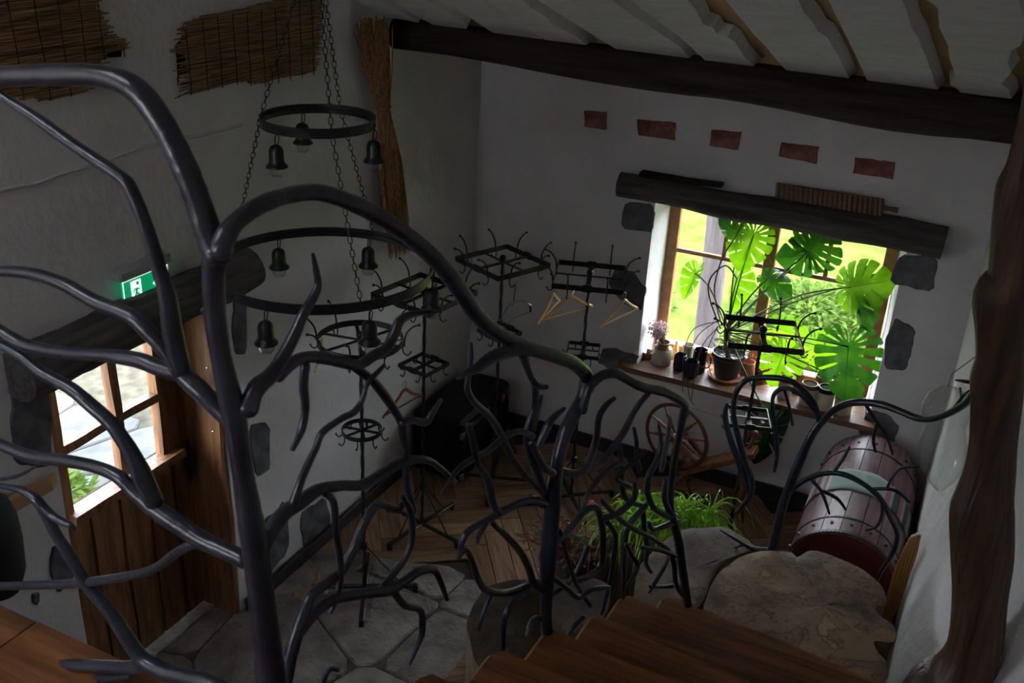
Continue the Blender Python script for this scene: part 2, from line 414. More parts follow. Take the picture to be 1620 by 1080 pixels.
# left wall with the door opening
DY0, DY1, DZ1 = -4.10, -2.99, 2.12
us = seq(-8.9, .2, .06, (DY0, DY1)); vs_ = seq(-.05, 6.2, .06, (DZ1,))
wall_left = grid_wall(us, vs_, lambda y, z: Vector((wall_dx(y, z) * (1 if not (DY0 - .1 < y < DY1 + .1) else .3), y, z)), [(DY0, DY1, -1, DZ1)]).build('wall_left', 'plaster', kind='structure', angle=80)
mb = MB()
for y0, s_ in ((DY0, 1), (DY1, -1)):
    zs = seq(0, DZ1, .08)
    reveal([Vector((wall_dx(y0, z) * .3, y0, z)) for z in zs], [Vector((-.42, y0, z)) for z in zs], mb)
mb.build('door_reveal', 'plaster', wall_left, angle=80)
MB().box((-.22, (DY0 + DY1) / 2, DZ1 + .03), (.44, 1.2, .06)).build('door_soffit', 'plaster', wall_left)
mb = grid_wall([-8.9, DY0, DY1, .8], [-.3, 0, DZ1, 6.2], lambda y, z: Vector((-.42, y, z)), [(DY0, DY1, 0, DZ1)])
mb.build('outer_face', 'plaster', wall_left)
# shallow plaster ledge where two coats meet (the crack that runs along the left wall)
pl = [(0, 303), (60, 288), (120, 268), (180, 250), (230, 232), (280, 222), (330, 212), (385, 198)]
mb = MB(); pts = [atx(u, v, .012) for u, v in pl]; pts = [Vector((.012 + wall_dx(p.y, p.z), p.y, p.z)) for p in pts]
pts = [Vector(p) for p in crom([tuple(p) for p in pts], 5)]
mb.tube([p + Vector((-.004, 0, .006 * nz(p.y, 1, p.z, 14))) for p in pts], .008, 6, squash=.8); mb.build('plaster_ridge', 'plaster', wall_left, angle=80)

# right wall: battered, opening outwards towards the stairs
def ramp(y, tab):
    for (y0, x0), (y1, x1) in zip(tab, tab[1:]):
        if y1 <= y <= y0: return x0 + (x1 - x0) * (y0 - y) / (y0 - y1)
    return tab[-1][1]
def wall_rx(y, z):
    top = ramp(y, [(1, 3.66), (-1.2, 3.67), (-2.2, 3.86), (-3.0, 4.12), (-4.5, 4.35), (-9, 4.4)])
    bot = ramp(y, [(1, 3.66), (-2.85, 3.67), (-3.6, 4.0), (-4.5, 4.35), (-9, 4.4)])
    t = max(0, min(1, (z - .8) / .9)); t = t * t * (3 - 2 * t)
    return bot + (top - bot) * t + .02 * nz(5, y, z, 1.2)
wall_right = grid_wall(seq(-8.9, .2, .07), seq(-.05, 6.3, .08), lambda y, z: Vector((wall_rx(y, z), y, z))).build('wall_right', 'plaster', kind='structure', angle=80)
# wall behind the camera with an added, unseen window that fills the upper landing with daylight
wall_front = grid_wall([-.4, .5, 1.4, 4.7], [-.1, 3.6, 4.5, 6.4], lambda x, z: Vector((x, -8.7, z)), [(.5, 1.4, 3.6, 4.5)]).build('wall_front', 'plaster', kind='structure')
w2 = struct_empty('fill_window_2', (1.9, -8.7, 3.5))
mb = MB()
for c, d in (((.95, -8.7, 3.63), (.9, .08, .07)), ((.95, -8.7, 4.47), (.9, .08, .07)), ((.53, -8.7, 4.05), (.07, .08, .8)), ((1.37, -8.7, 4.05), (.07, .08, .8)), ((.95, -8.7, 4.05), (.05, .08, .8))): mb.box(c, d)
mb.build('window_frame', 'frame', w2); MB().box((.95, -8.7, 4.05), (.8, .006, .8)).build('pane', 'pane', w2)

# roof window, added out of view for fill from above: frame and glass in the slope
w3 = struct_empty('fill_window_3', (.9, -6.95, ceil_z(-6.95)))
mb = MB(); cz_ = lambda y: ceil_z(y) + .1
for a, b in (((.4, -7.3), (1.55, -7.3)), ((.4, -6.6), (1.55, -6.6)), ((.4, -7.3), (.4, -6.6)), ((1.55, -7.3), (1.55, -6.6))): mb.tube([(a[0], a[1], cz_(a[1])), (b[0], b[1], cz_(b[1]))], .04, 4)
mb.build('window_frame', 'frame', w3, smooth=False)
mb = MB(); mb.add([(.4, -7.3, cz_(-7.3)), (1.55, -7.3, cz_(-7.3)), (1.55, -6.6, cz_(-6.6)), (.4, -6.6, cz_(-6.6))], [(0, 1, 2, 3)]); mb.build('pane', 'pane', w3)
# ceiling: ochre boarding with thick whitewashed slabs under it
ceiling = MB()
y0, y1 = .25, -8.9
RX, RY = (.4, 1.55), (-7.3, -6.6)       # opening of the added roof window above the landing
for up_ in (.025, .15):
    g = grid_wall([-.6, RX[0], RX[1], 4.9], [y1, RY[0], RY[1], y0], lambda x, y: Vector((x, y, ceil_z(y) + up_)), [(RX[0], RX[1], RY[0], RY[1])]); ceiling.add(g.v, g.f)
ceiling = ceiling.build('ceiling', 'ochre', kind='structure')
CN = Vector((0, CSL, 1)).normalized(); CD = Vector((.06, -.94, .33)).normalized()
boards = [
 ([(583, 22), (555, 0)], [(662, 36), (650, 28), (597, -2)]),
 ([(686, 40), (672, 32), (610, -2)], [(738, 46), (740, 38), (667, -4)]),
 ([(800, 64), (770, 46), (735, 22), (690, -2)], [(853, 70), (857, 62), (815, 34), (756, -4)]),
 ([(873, 70), (850, 56), (800, 24), (762, -2)], [(930, 84), (938, 80), (912, 58), (870, 36), (866, 28), (842, 14), (824, -2)]),
 ([(1003, 95), (985, 84), (940, 56), (900, 32), (848, -2)], [(1088, 104), (1094, 96), (1078, 76), (1040, 50), (1000, 24), (962, -4)]),
 ([(1123, 104), (1112, 92), (1075, 58), (1030, 26), (994, -2)], [(1188, 117), (1195, 108), (1176, 88), (1162, 66), (1150, 58), (1134, 54), (1128, 44), (1112, 38), (1100, 14), (1086, -2)]),
 ([(1262, 130), (1248, 116), (1230, 97), (1212, 74), (1192, 54), (1186, 46), (1162, 18), (1146, -2)], [(1338, 142), (1346, 130), (1330, 96), (1316, 72), (1308, 58), (1294, 50), (1284, 32), (1272, 20), (1262, -2)]),
 ([(1381, 149), (1370, 124), (1352, 84), (1342, 64), (1322, 24), (1310, -2)], [(1478, 157), (1484, 144), (1470, 104), (1452, 58), (1442, 44), (1434, 16), (1426, -2)]),
 ([(1528, 164), (1516, 142), (1503, 133), (1512, 120), (1502, 92), (1500, 72), (1486, 44), (1490, 20), (1476, 6), (1462, -2)], [(1587, 171), (1600, 158), (1596, 142), (1584, 132), (1600, 114), (1594, 100), (1600, 80), (1614, 72), (1622, 40), (1612, 0)]),
 ([(1650, 178), (1630, 140), (1622, 120), (1640, 80), (1636, 30), (1630, -2)], [(1740, 190), (1730, 100), (1700, -4)]),
]
pc = Vector((0, -1.1, CEIL0 - .045))
for lft, rgt in boards:
    A = [onp(u, v, pc, CN) for u, v in lft]; B = [onp(u, v, pc, CN) for u, v in rgt]
    A = A + [A[-1] + CD * 1.2 + Vector((.02, 0, 0)), A[-1] + CD * 3.2]; B = B + [B[-1] + CD * 1.2 - Vector((.02, 0, 0)), B[-1] + CD * 3.2]
    poly = A[::-1] + B
    # board = bottom face slightly smaller than the top, thickness 7 cm
    mb = MB(); n = len(poly)
    cen = lambda p, q: None
    top = []
    for i, p in enumerate(poly):
        onA = i < len(A); top.append(p + CN * .06 + Vector((-.018 if onA else .022, 0, 0)))
    vs = poly + top; fs = []
    ks = min(len(A), len(B))
    fs = [tuple(range(n)), tuple(range(2 * n - 1, n - 1, -1))] + [(k, n + k, n + (k + 1) % n, (k + 1) % n) for k in range(n)]
    mb.add(vs, fs); mb.build('ceiling_board', 'plaster_ceiling', ceiling, angle=25)

# eaves log
def logmesh(p0, p1, r0, r1, n=18, seg=26, wob=.02, sd=0, flat=1.0):
    mb = MB(); p0 = Vector(p0); p1 = Vector(p1); pts = []; rr = []
    for i in range(seg + 1):
        t = i / seg; p = p0.lerp(p1, t) + Vector((0, wob * nz(t * 4, sd, 0), wob * nz(sd, t * 4, 2)))
        pts.append(p); rr.append((r0 + (r1 - r0) * t) * (1 + .07 * nz(t * 7, sd, 5)))
    mb.tube(pts, rr, n, squash=flat)
    c = len(mb.v)
    for i, p in enumerate(mb.v):
        a = i // n; q = pts[a]; d = p - q
        mb.v[i] = q + d * (1 + .09 * nz(p.x * 1.5, p.y * 6 + sd, p.z * 6, 1.7))
    return mb
b0 = aty(614, 56, -1.1); b1 = aty(1625, 203, -1.1)
log = logmesh((-.2, -1.2, b0.z + .03), (4.75, -.98, b1.z), .092, .142, sd=2, wob=.03)
log.build('trim_1', 'log', kind='structure', angle=60)
# log lintel of the window, log lintel of the door
logmesh(aty(980, 291, -.06), aty(1494, 384, -.06), .088, .112, sd=5).build('trim_2', 'greylog', kind='structure', angle=60)
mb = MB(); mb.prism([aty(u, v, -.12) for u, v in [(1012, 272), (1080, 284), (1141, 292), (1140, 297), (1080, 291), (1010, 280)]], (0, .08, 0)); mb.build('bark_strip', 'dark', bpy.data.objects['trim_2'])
logmesh(atx(25, 598, .06), atx(392, 422, .06), .115, .12, sd=8, wob=.03).build('trim_3', 'greylog_y', kind='structure', angle=60)

# bricks and field stones that show through the plaster
def patch(pix, plane, parent, name, material, out=.014, jit=.5):
    P = []
    if material == 'stonepatch':
        q_ = []
        for i in range(len(pix)):
            a, b = pix[i], pix[(i + 1) % len(pix)]
            for t in (.13, .38, .62, .87): q_.append((a[0] + (b[0] - a[0]) * t, a[1] + (b[1] - a[1]) * t))
        pix = [(u + 4 * nz(u, v, 1, .07), v + 4 * nz(v, u, 6, .07)) for u, v in q_]
    n = len(pix)
    for i in range(n):
        a = pix[i]; b = pix[(i + 1) % n]
        k = max(1, int(math.hypot(b[0] - a[0], b[1] - a[1]) / 9))
        for j in range(k):
            t = j / k; u = a[0] + (b[0] - a[0]) * t; v = a[1] + (b[1] - a[1]) * t
            P.append((u + jit * 2.2 * nz(u, v, 3, .23), v + jit * 2.2 * nz(v, u, 8, .23)))
    if plane == 'y': pts = [aty(u, v, 0) for u, v in P]; pts = [Vector((p.x, wall_dy(p.x, p.z) + .012, p.z)) for p in pts]; off = Vector((0, -out - .012, 0))
    else: pts = [atx(u, v, 0) for u, v in P]; pts = [Vector((wall_dx(p.y, p.z) - .012, p.y, p.z)) for p in pts]; off = Vector((out + .012, 0, 0))
    mb = MB(); mb.prism(pts, off, .008)
    return mb.build(name, material, parent, angle=30)
for q in ([(924, 175), (960, 177), (961, 206), (925, 200)], [(1008, 188), (1070, 193), (1068, 222), (1009, 214)], [(1125, 205), (1174, 209), (1168, 238), (1123, 230)],
          [(1235, 224), (1296, 232), (1293, 259), (1232, 247)], [(1353, 248), (1417, 256), (1414, 283), (1350, 273)]):
    patch(q, 'y', wall_back, 'brick', 'brick', .006, .8)
# the worn letters pressed into the second brick
def text_part(s, size, mtx, material, parent, name='lettering', ext=.0015):
    cu = bpy.data.curves.new(name, 'FONT'); cu.body = s; cu.size = size; cu.extrude = ext; cu.align_x = 'CENTER'; cu.align_y = 'CENTER'
    tmp = bpy.data.objects.new(name, cu); col.objects.link(tmp)
    dg = bpy.context.evaluated_depsgraph_get(); me = bpy.data.meshes.new_from_object(tmp.evaluated_get(dg))
    bpy.data.objects.remove(tmp); o = bpy.data.objects.new(name, me); me.materials.clear(); me.materials.append(M[material]); col.objects.link(o)
    o.parent = parent; o.matrix_local = gmat(parent).inverted() @ mtx; return o
c = aty(1042, 203, 0)
brick2 = [o for o in wall_back.children if o.name.startswith('brick')][1]
M['brickpale'] = mat('worn_pale_brick', (.3, .17, .15), .9)
text_part('PALM', .055, Matrix.LocRotScale(Vector((c.x + .01, wall_dy(c.x, c.z) - .0075, c.z + .005)), Matrix.Rotation(R(90), 3, 'X').to_quaternion(), None), 'brickpale', brick2)
for q in ([(990, 318), (1036, 322), (1034, 366), (980, 362)], [(975, 418), (1006, 432), (1022, 458), (1014, 494), (985, 478), (962, 452)], [(952, 548), (1010, 560), (1006, 586), (962, 583), (944, 572)],
          [(1424, 402), (1482, 406), (1478, 462), (1406, 448)], [(1417, 502), (1448, 520), (1442, 560), (1432, 586), (1398, 582), (1400, 540)], [(1372, 646), (1408, 656), (1422, 676), (1416, 702), (1356, 690)]):
    patch(q, 'y', wall_back, 'stone', 'stonepatch', .008)
for q in ([(72, 560), (78, 620), (82, 700), (76, 740), (22, 735), (16, 670), (20, 600)], [(372, 445), (386, 452), (392, 500), (390, 560), (376, 560), (366, 520)], [(392, 672), (424, 668), (426, 740), (402, 756)],
          [(400, 838), (452, 786), (456, 870), (436, 900), (404, 912)], [(470, 812), (516, 784), (522, 830), (482, 872)], [(78, 866), (112, 858), (118, 910), (92, 940), (80, 910)], [(48, 938), (62, 936), (60, 958), (50, 956)]):
    patch(q, 'x', wall_left, 'stone', 'stonepatch', .008)

# ------------------------------------------------ reed matting showing through the left wall
def inside(x, y, poly):
    c = False; n = len(poly)
    for i in range(n):
        x1, y1 = poly[i]; x2, y2 = poly[(i + 1) % n]
        if (y1 > y) != (y2 > y) and x < (x2 - x1) * (y - y1) / (y2 - y1) + x1: c = not c
    return c
def reed_mat(pix, seed):
    rnd = random.Random(seed)
    P = [atx(u, v, 0) for u, v in pix]; poly = [(p.y, p.z) for p in P]
    y0 = min(p[0] for p in poly); y1 = max(p[0] for p in poly); z0 = min(p[1] for p in poly); z1 = max(p[1] for p in poly)
    tilt = .03
    mb = MB(); z = z0
    while z < z1:
        y = y0 + rnd.random() * .1; start = None
        rag0 = (rnd.random() - .5) * .05; rag1 = (rnd.random() - .5) * .05
        while y <= y1 + .05:
            ins = inside(y, z, poly)
            if ins and start is None: start = y
            if (not ins or y > y1) and start is not None:
                a, b = start + rag0, y + rag1
                if b - a > .03:
                    n = max(2, int((b - a) / .25)); pts = []
                    xo = .008 + rnd.random() * .008
                    for i in range(n + 1):
                        yy = a + (b - a) * i / n
                        pts.append(Vector((max(xo, wall_dx(yy, z) + xo), yy, z + tilt * (yy - y0) + .003 * nz(yy, z * 30, seed, 2))))
                    mb.tube(pts, .0026 + rnd.random() * .0016, 5)
                start = None
            y += .02
        z += .0066
    o = mb.build('reed_mat', 'reed', wall_left, kind='stuff')
    mb = MB(); cy_ = sum(q[0] for q in poly) / len(poly); cz_ = sum(q[1] for q in poly) / len(poly); mb.add([Vector((wall_dx(q[0], q[1]) + .007, cy_ + (q[0] - cy_) * .93, cz_ + (q[1] - cz_) * .86)) for q in poly], [tuple(range(len(poly)))]); mb.build('mat_backing', 'dark', wall_left)
    mb = MB(); y = y0 + .1
    while y < y1:
        zz_ = [z for z in seq(z0, z1, .02) if inside(y, z, poly)]
        if len(zz_) > 2: mb.tube([(max(.023, wall_dx(y, z) + .023), y + .006 * nz(z, y, 1, 5), z) for z in zz_], .003, 4)
        y += .1 + rnd.random() * .02
    mb.build('binding_wire', 'dark', wall_left)
reed_mat([(-90, -40), (150, -30), (152, 18), (160, 40), (168, 62), (196, 74), (196, 90), (162, 92), (158, 100), (160, 128), (132, 140), (136, 152), (70, 164), (40, 160), (0, 160), (-90, 170)], 3)
reed_mat([(268, 68), (290, 36), (310, 28), (380, 18), (440, 4), (505, -28), (505, 48), (500, 100), (492, 124), (440, 132), (394, 140), (388, 132), (310, 148), (288, 150), (275, 163), (272, 110)], 5)

# ------------------------------------------------ window_1
window_1 = struct_empty('window_1', ((WX0 + WX1) / 2, YF, WZ0 + .03))
fx0, fx1, fz0, fz1 = 1.49, 3.13, .85, 2.1
def bar(a, b, wdt, dep, name='window_frame', y=YF, parent=None, material='frame'):
    a = Vector(a); b = Vector(b); d = b - a; mb = MB()
    rot = Matrix((Vector((1, 0, 0)), Vector((0, 1, 0)), Vector((0, 0, 1)))).transposed()
    if abs(d.x) > abs(d.z): mb.box((a + b) / 2, (d.length, dep, wdt), bev=.006)
    else: mb.box((a + b) / 2, (wdt, dep, d.length), bev=.006)
    return mb.build(name, material, parent or window_1)
bar((fx0 + .035, YF, fz0), (fx0 + .035, YF, fz1), .085, .07, 'frame_stile'); bar((fx1 - .035, YF, fz0), (fx1 - .035, YF, fz1), .085, .07, 'frame_stile')
bar((fx0, YF, fz0 + .03), (fx1, YF, fz0 + .03), .07, .068, 'frame_rail'); bar((fx0, YF, fz1 - .035), (fx1, YF, fz1 - .035), .08, .068, 'frame_rail')
mx = 2.275
bar((mx, YF - .01, fz0), (mx, YF - .01, fz1), .085, .07, 'mullion')
zt = 1.69
bar((fx0 + .07, YF, zt), (mx - .03, YF, zt), .032, .04, 'glazing_bar'); bar((mx + .03, YF, zt), (fx1 - .07, YF, zt), .032, .04, 'glazing_bar')
bar((2.68, YF, zt), (2.68, YF, fz1 - .05), .032, .036, 'glazing_bar'); bar((1.93, YF, zt), (1.93, YF, fz1 - .05), .032, .036, 'glazing_bar')
for a, b, c, d in ((fx0 + .07, mx - .04, fz0 + .06, zt - .015), (mx + .04, fx1 - .07, fz0 + .06, zt - .015), (fx0 + .07, 1.915, zt + .015, fz1 - .07), (1.945, mx - .04, zt + .015, fz1 - .07), (mx + .04, 2.665, zt + .015, fz1 - .07), (2.695, fx1 - .07, zt + .015, fz1 - .07)):
    MB().box(((a + b) / 2, YF + .01, (c + d) / 2), (b - a, .005, d - c)).build('pane', 'pane', window_1)
mb = MB()
us = seq(1.33, 3.3, .1); mb.v = []
front = [Vector((x, -.11 + .012 * nz(x, 0, 0, 3), .805)) for x in us]
poly = front + [Vector((3.14, YF + .02, .805)), Vector((1.5, YF + .02, .805))]
# board reaches past the opening only in front of the wall
poly = [Vector((1.31, -.02, .795))] + front + [Vector((3.27, -.02, .795)), Vector((WX1 - .02, -.01, .795)), Vector((WX1 - .06, YF, .795)), Vector((WX0 + .02, YF, .795)), Vector((WX0 + .01, -.01, .795))]
for p in poly: p.z = .795
MB().prism(poly, (0, 0, .045), .006).build('window_sill', 'sill', window_1)

# ------------------------------------------------ baseboards
def strip_boards(name, pts, h, t, nrm):
    mb = MB(); n = len(pts); nrm = Vector(nrm)
    for i in range(n - 1):
        a, b = Vector(pts[i]), Vector(pts[i + 1]); mb.box((a + b) / 2 + Vector((0, 0, h / 2)) + nrm * t / 2, ((b - a).length + .002 if abs((b - a).x) > abs((b - a).y) else t, t if abs((b - a).x) > abs((b - a).y) else (b - a).length + .002, h), bev=.004)
    return mb.build(name, 'baseboard', kind='structure')
strip_boards('baseboard_back', [(.03, -.02, 0), (3.64, -.02, 0)], .12, .03, (0, -1, 0))
strip_boards('baseboard_left', [(.02, -2.97, 0), (.02, -.02, 0)], .10, .03, (1, 0, 0))

# ------------------------------------------------ floor
floor = MB().box((2.0, -4.3, -.06), (5.2, 9.4, .08)).build('floor', 'subfloor', kind='structure')
STONE = [(-.45, -4.6), (-.45, -2.95), (.02, -2.6), (.12, -2.2), (.5, -2.12), (.75, -1.98), (1.0, -2.06), (1.2, -2.2), (1.28, -2.5), (1.35, -2.9), (1.4, -3.5), (1.4, -4.6)]
def clip(poly, a, b, c):
    out = []
    for i in range(len(poly)):
        p, q = poly[i], poly[(i + 1) % len(poly)]; dp = a * p[0] + b * p[1] - c; dq = a * q[0] + b * q[1] - c
        if dp <= 0: out.append(p)
        if dp * dq < 0: t = dp / (dp - dq); out.append((p[0] + (q[0] - p[0]) * t, p[1] + (q[1] - p[1]) * t))
    return out
def voronoi(seeds, box, gap):
    cells = []
    for i, s in enumerate(seeds):
        poly = list(box)
        for j, t in enumerate(seeds):
            if i == j: continue
            a, b = t[0] - s[0], t[1] - s[1]; L = math.hypot(a, b); a /= L; b /= L
            c = a * (s[0] + t[0]) / 2 + b * (s[1] + t[1]) / 2 - gap
            poly = clip(poly, a, b, c)
            if not poly: break
        if poly: cells.append(poly)
    return cells
def pip(p): return inside(p[0], p[1], STONE)
rnd = random.Random(11)
seeds = []
while len(seeds) < 15:
    p = (rnd.uniform(-.45, 1.4), rnd.uniform(-4.6, -2.0))
    if all(math.hypot(p[0] - q[0], p[1] - q[1]) > .5 for q in seeds) or len(seeds) < 1: seeds.append(p)
    elif rnd.random() < .002: seeds.append(p)
sub = MB(); sub.add([(x, y, -.012) for x, y in STONE], [tuple(range(len(STONE)))]); sub.build('grout_bed', 'joint', floor)
for cell in voronoi(seeds, [(-.45, -4.6), (1.4, -4.6), (1.4, -2.06), (.9, -1.96), (.5, -2.1), (.05, -2.22), (-.45, -2.95)], .006):
    # round the corners and roughen the outline
    q = []
    for i in range(len(cell)):
        a, b = cell[i], cell[(i + 1) % len(cell)]; L = math.hypot(b[0] - a[0], b[1] - a[1])
        if L < .03: continue
        for t in (.12, .5, .88): q.append((a[0] + (b[0] - a[0]) * t, a[1] + (b[1] - a[1]) * t))
    q = [(x + .012 * nz(x, y, 0, 6), y + .012 * nz(y, x, 4, 6)) for x, y in q]
    if len(q) < 4: continue
    MB().prism([(x, y, -.03) for x, y in q], (0, 0, .03 + rnd.random() * .006), .012).build('flagstone', 'flag', floor, angle=30)
W_, L_ = .145, .725
def parq(cx, cy, ang):
    return cx, cy, ang
base_ang = R(36); ca, sa = math.cos(base_ang), math.sin(base_ang); cnt = 0
plank_me = None
def plank_at(cx, cy, ang):
    global plank_me
    if not (.0 < cx < 3.6 and -3.9 < cy < -.02): return
    if pip((cx, cy)): return
    if plank_me is None:
        mb = MB().box((0, 0, 0), (L_ - .005, W_ - .005, .02), bev=.003); o = mb.build('parquet_plank', 'parquet', floor, world=False); plank_me = o.data
    else:
        o = bpy.data.objects.new('parquet_plank', plank_me); col.objects.link(o); o.parent = floor
    inv = gmat(floor).inverted()
    o.location = inv @ Vector((cx, cy, -.012 + .002 * random.random())); o.rotation_euler = (0, 0, ang)
for k in range(-30, 40):
    for mm in range(-8, 9):
        ox, oy = k * W_ + mm * L_, k * W_ - mm * L_
        for (px, py, an) in ((ox + L_ / 2, oy + W_ / 2, 0), (ox - W_ / 2, oy + L_ / 2, R(90))):
            X = 1.5 + px * ca - py * sa; Y = -1.8 + px * sa + py * ca
            plank_at(X, Y, an + base_ang)

# ------------------------------------------------ outdoors, seen through the two windows
lawn = MB(); n = 40
for i in range(n + 1):
    for j in range(n + 1):
        x = -12 + 30 * i / n; y = .7 + 24 * j / n; lawn.v.append(Vector((x, y, -.25 + .06 * nz(x, y, 0, .5) )))
for i in range(n):
    for j in range(n):
        a = i * (n + 1) + j; lawn.f.append((a, a + n + 1, a + n + 2, a + 1))
lawn.build('lawn', 'lawn', kind='structure')
yard = MB().box((-6.5, -4, -.22), (12, 12, .2)).build('ground', 'grout', kind='structure')
seeds = []
rnd = random.Random(4)
for i in range(900):
    p = (rnd.uniform(-4.2, -.5), rnd.uniform(-5.6, -1.6))
    if all(math.hypot(p[0] - q[0], p[1] - q[1]) > .42 for q in seeds): seeds.append(p)
for cell in voronoi(seeds, [(-4.4, -5.8), (-.46, -5.8), (-.46, -1.4), (-4.4, -1.4)], .014):
    q = []
    for i in range(len(cell)):
        a, b = cell[i], cell[(i + 1) % len(cell)]
        if math.hypot(b[0] - a[0], b[1] - a[1]) < .05: continue
        for t in (.15, .5, .85): q.append((a[0] + (b[0] - a[0]) * t, a[1] + (b[1] - a[1]) * t))
    if len(q) > 4: MB().prism([(x, y, -.14) for x, y in q], (0, 0, .035 + rnd.random() * .01), .012).build('paving_stone', 'paver', yard, angle=30)
def leafquad(mb, p, d, L, w, up):
    d = d.normalized(); s = d.cross(up).normalized()
    mid = p + d * L * .5 + up * L * .08; tip = p + d * L - up * L * .12
    k = len(mb.v); mb.v += [p, mid + s * w, mid - s * w, tip]; mb.f += [(k, k + 1, k + 2), (k + 1, k + 3, k + 2)]
def bush(c, r_, n, label, L=.12, group=None, squash=.7):
    t = thing('garden_bush', label, 'bush', (c[0], c[1], c[2]), group=group)
    mb = MB(); rn = random.Random(int(c[0] * 100))
    for i in range(n):
        a = rn.uniform(0, 6.28); e = rn.uniform(-.1, 1.4); rr = r_ * (rn.random() ** .4)
        p = Vector((c[0] + rr * math.cos(a) * math.cos(e), c[1] + rr * math.sin(a) * math.cos(e), c[2] + .05 + rr * squash * math.sin(e)))
        leafquad(mb, p, Vector((math.cos(a), math.sin(a), rn.uniform(-.2, 1))), L * rn.uniform(.6, 1.4), L * .18, Vector((rn.uniform(-.5, .5), rn.uniform(-.5, .5), 1)))
    mb.build('foliage', 'bush', t, kind='stuff', smooth=False)
    mb = MB()
    for i in range(7):
        a = i * .9; mb.tube([(c[0], c[1], c[2] - .05), (c[0] + .3 * r_ * math.cos(a), c[1] + .3 * r_ * math.sin(a), c[2] + .5 * r_ * squash)], .01, 5)
    mb.build('stem', 'stem', t)
bush((2.9, 2.0, -.2), .75, 1500, 'bright long-leaved plants outside, behind the two right panes of the garden window', .26, 'garden bushes')
bush((2.15, 4.2, -.25), .8, 1100, 'bright leafy bush outside, behind the upper right panes of the garden window', .16, squash=.4)
bush((.2, 3.6, -.25), .5, 500, 'small bright shrub outside at the lower left corner of the garden window', .14)
bush((-1.9, -2.7, -.12), .3, 260, 'low green weed growing between paving stones outside the door window', .12)
tt = thing('tree', 'tree with pinkish grey bark outside the left half of the garden window', 'tree', (1.28, 2.2, -.2))
p0 = atz(1105, 560, -.1); a = aty(1118, 520, 1.9); b = aty(1138, 345, 1.9)
mb = MB(); pts = []
for i in range(24):
    t = i / 23; q = Vector((a.x + (b.x - a.x) * (t * 3.2 - .6), 1.9, a.z + (b.z - a.z) * (t * 3.2 - .6))); pts.append(q)
pts = [p for p in pts if p.z > -.35]; pts.append(pts[-1] + Vector((.1, .6, 1.6)))
mb.tube(pts, [.115 * (1 + .1 * nz(p.z, 0, 1, 2)) for p in pts], 14)
tt.location = pts[0]; mb.build('trunk', 'treetrunk', tt)
mb = MB(); rn = random.Random(3); top = pts[-1]
for i in range(1400):
    d = Vector((rn.gauss(0, 1), rn.gauss(0, 1), rn.gauss(0, .5))); d = d.normalized() * (rn.random() ** .5) * 1.3
    leafquad(mb, top + d + Vector((0, 1.0, 2.4)), Vector((rn.uniform(-1, 1), rn.uniform(-1, 1), rn.uniform(-1, .3))), .14, .04, Vector((0, 0, 1)))
mb.build('crown', 'bush', tt, kind='stuff', smooth=False)

# ================================================================== DOOR
door = struct_empty('door_1', (-.25, -3.45, 0))
dx = -.25
def dpoly(pix, x, off, name, material, parent, inset=.006, label=None):
    return MB().prism([atx(u, v, x) for u, v in pix], (off, 0, 0), inset).build(name, material, parent, angle=30, label=label)
# planks under the window (live edges), continued down to the threshold
def plank(y0, y1, z0, z1, sd):
    n = 12; A = []; B = []
    for i in range(n + 1):
        z = z0 + (z1 - z0) * i / n
        A.append(Vector((dx - .05, y0 + .014 * nz(sd, z, 0, 2.2), z))); B.append(Vector((dx - .05, y1 + .014 * nz(sd + 3, z, 0, 2.2) - .016, z)))
    MB().prism(A + B[::-1], (.05, 0, 0), .006).build('plank', 'door', door, angle=30)
ys = [-4.06, -3.76, -3.56, -3.36, -3.17]
for i in range(4): plank(ys[i], ys[i + 1], .02, 1.18, i * 3.0)
plank(-3.17, -3.0, .02, 2.06, 20)
MB().box((dx - .06, -3.5, .6), (.01, 1.0, 1.16)).build('back_board', 'dark', door)
# window in the door: outer frame, wavy muntins, sill ledge
def dbar(p, q, wdt, dep, name='window_frame', wave=.006, x=dx):
    p = Vector((x, *p)); q = Vector((x, *q)); d = (q - p); L = d.length; d.normalize(); s = Vector((1, 0, 0)).cross(d); n = 10; A = []; B = []
    for i in range(n + 1):
        c = p + d * L * i / n; wv = wave * nz(c.y, c.z, wdt * 50, 5)
        A.append(c + s * (wdt / 2 + wv)); B.append(c - s * (wdt / 2 - wv))
    for a in A + B: a.x = x - dep / 2
    return MB().prism(A + B[::-1], (dep, 0, 0), .005).build(name, 'door', door, angle=30)
wy0, wy1, wz0, wz1 = -3.89, -3.21, 1.21, 1.93
dbar((wy0 - .05, wz0 - .06), (wy0 - .05, wz1 + .1), .13, .06, 'stile'); dbar((wy1 + .0, wz0 - .06), (wy1 + .0, wz1 + .1), .09, .06, 'stile')
dbar((wy0 - .1, wz1 + .06), (-2.99, wz1 + .06), .13, .06, 'rail')
dbar((-3.52, wz0), (-3.52, wz1), .055, .05, 'muntin', .01); dbar((wy0, 1.56), (wy1, 1.56), .05, .052, 'muntin', .012)
led = [Vector((dx - .03, y, wz0 - .035)) for y in (wy0 - .02, wy1 + .06)] + [Vector((dx + .085 + .012 * nz(y, 1, 1, 9), y, wz0 - .035)) for y in seq(wy1 + .08, wy0 - .02, .08) ] 
led = [Vector((dx - .02, wy0 - .03, 1.155)), Vector((dx - .02, wy1 + .06, 1.155))] + [Vector((dx + .085 + .014 * nz(y, 1, 1, 9), y, 1.155)) for y in [wy1 + .07 - (wy1 - wy0 + .1) * i / 9 for i in range(10)]]
MB().prism(led, (0, 0, .05), .006).build('sill_ledge', 'door', door, angle=30)
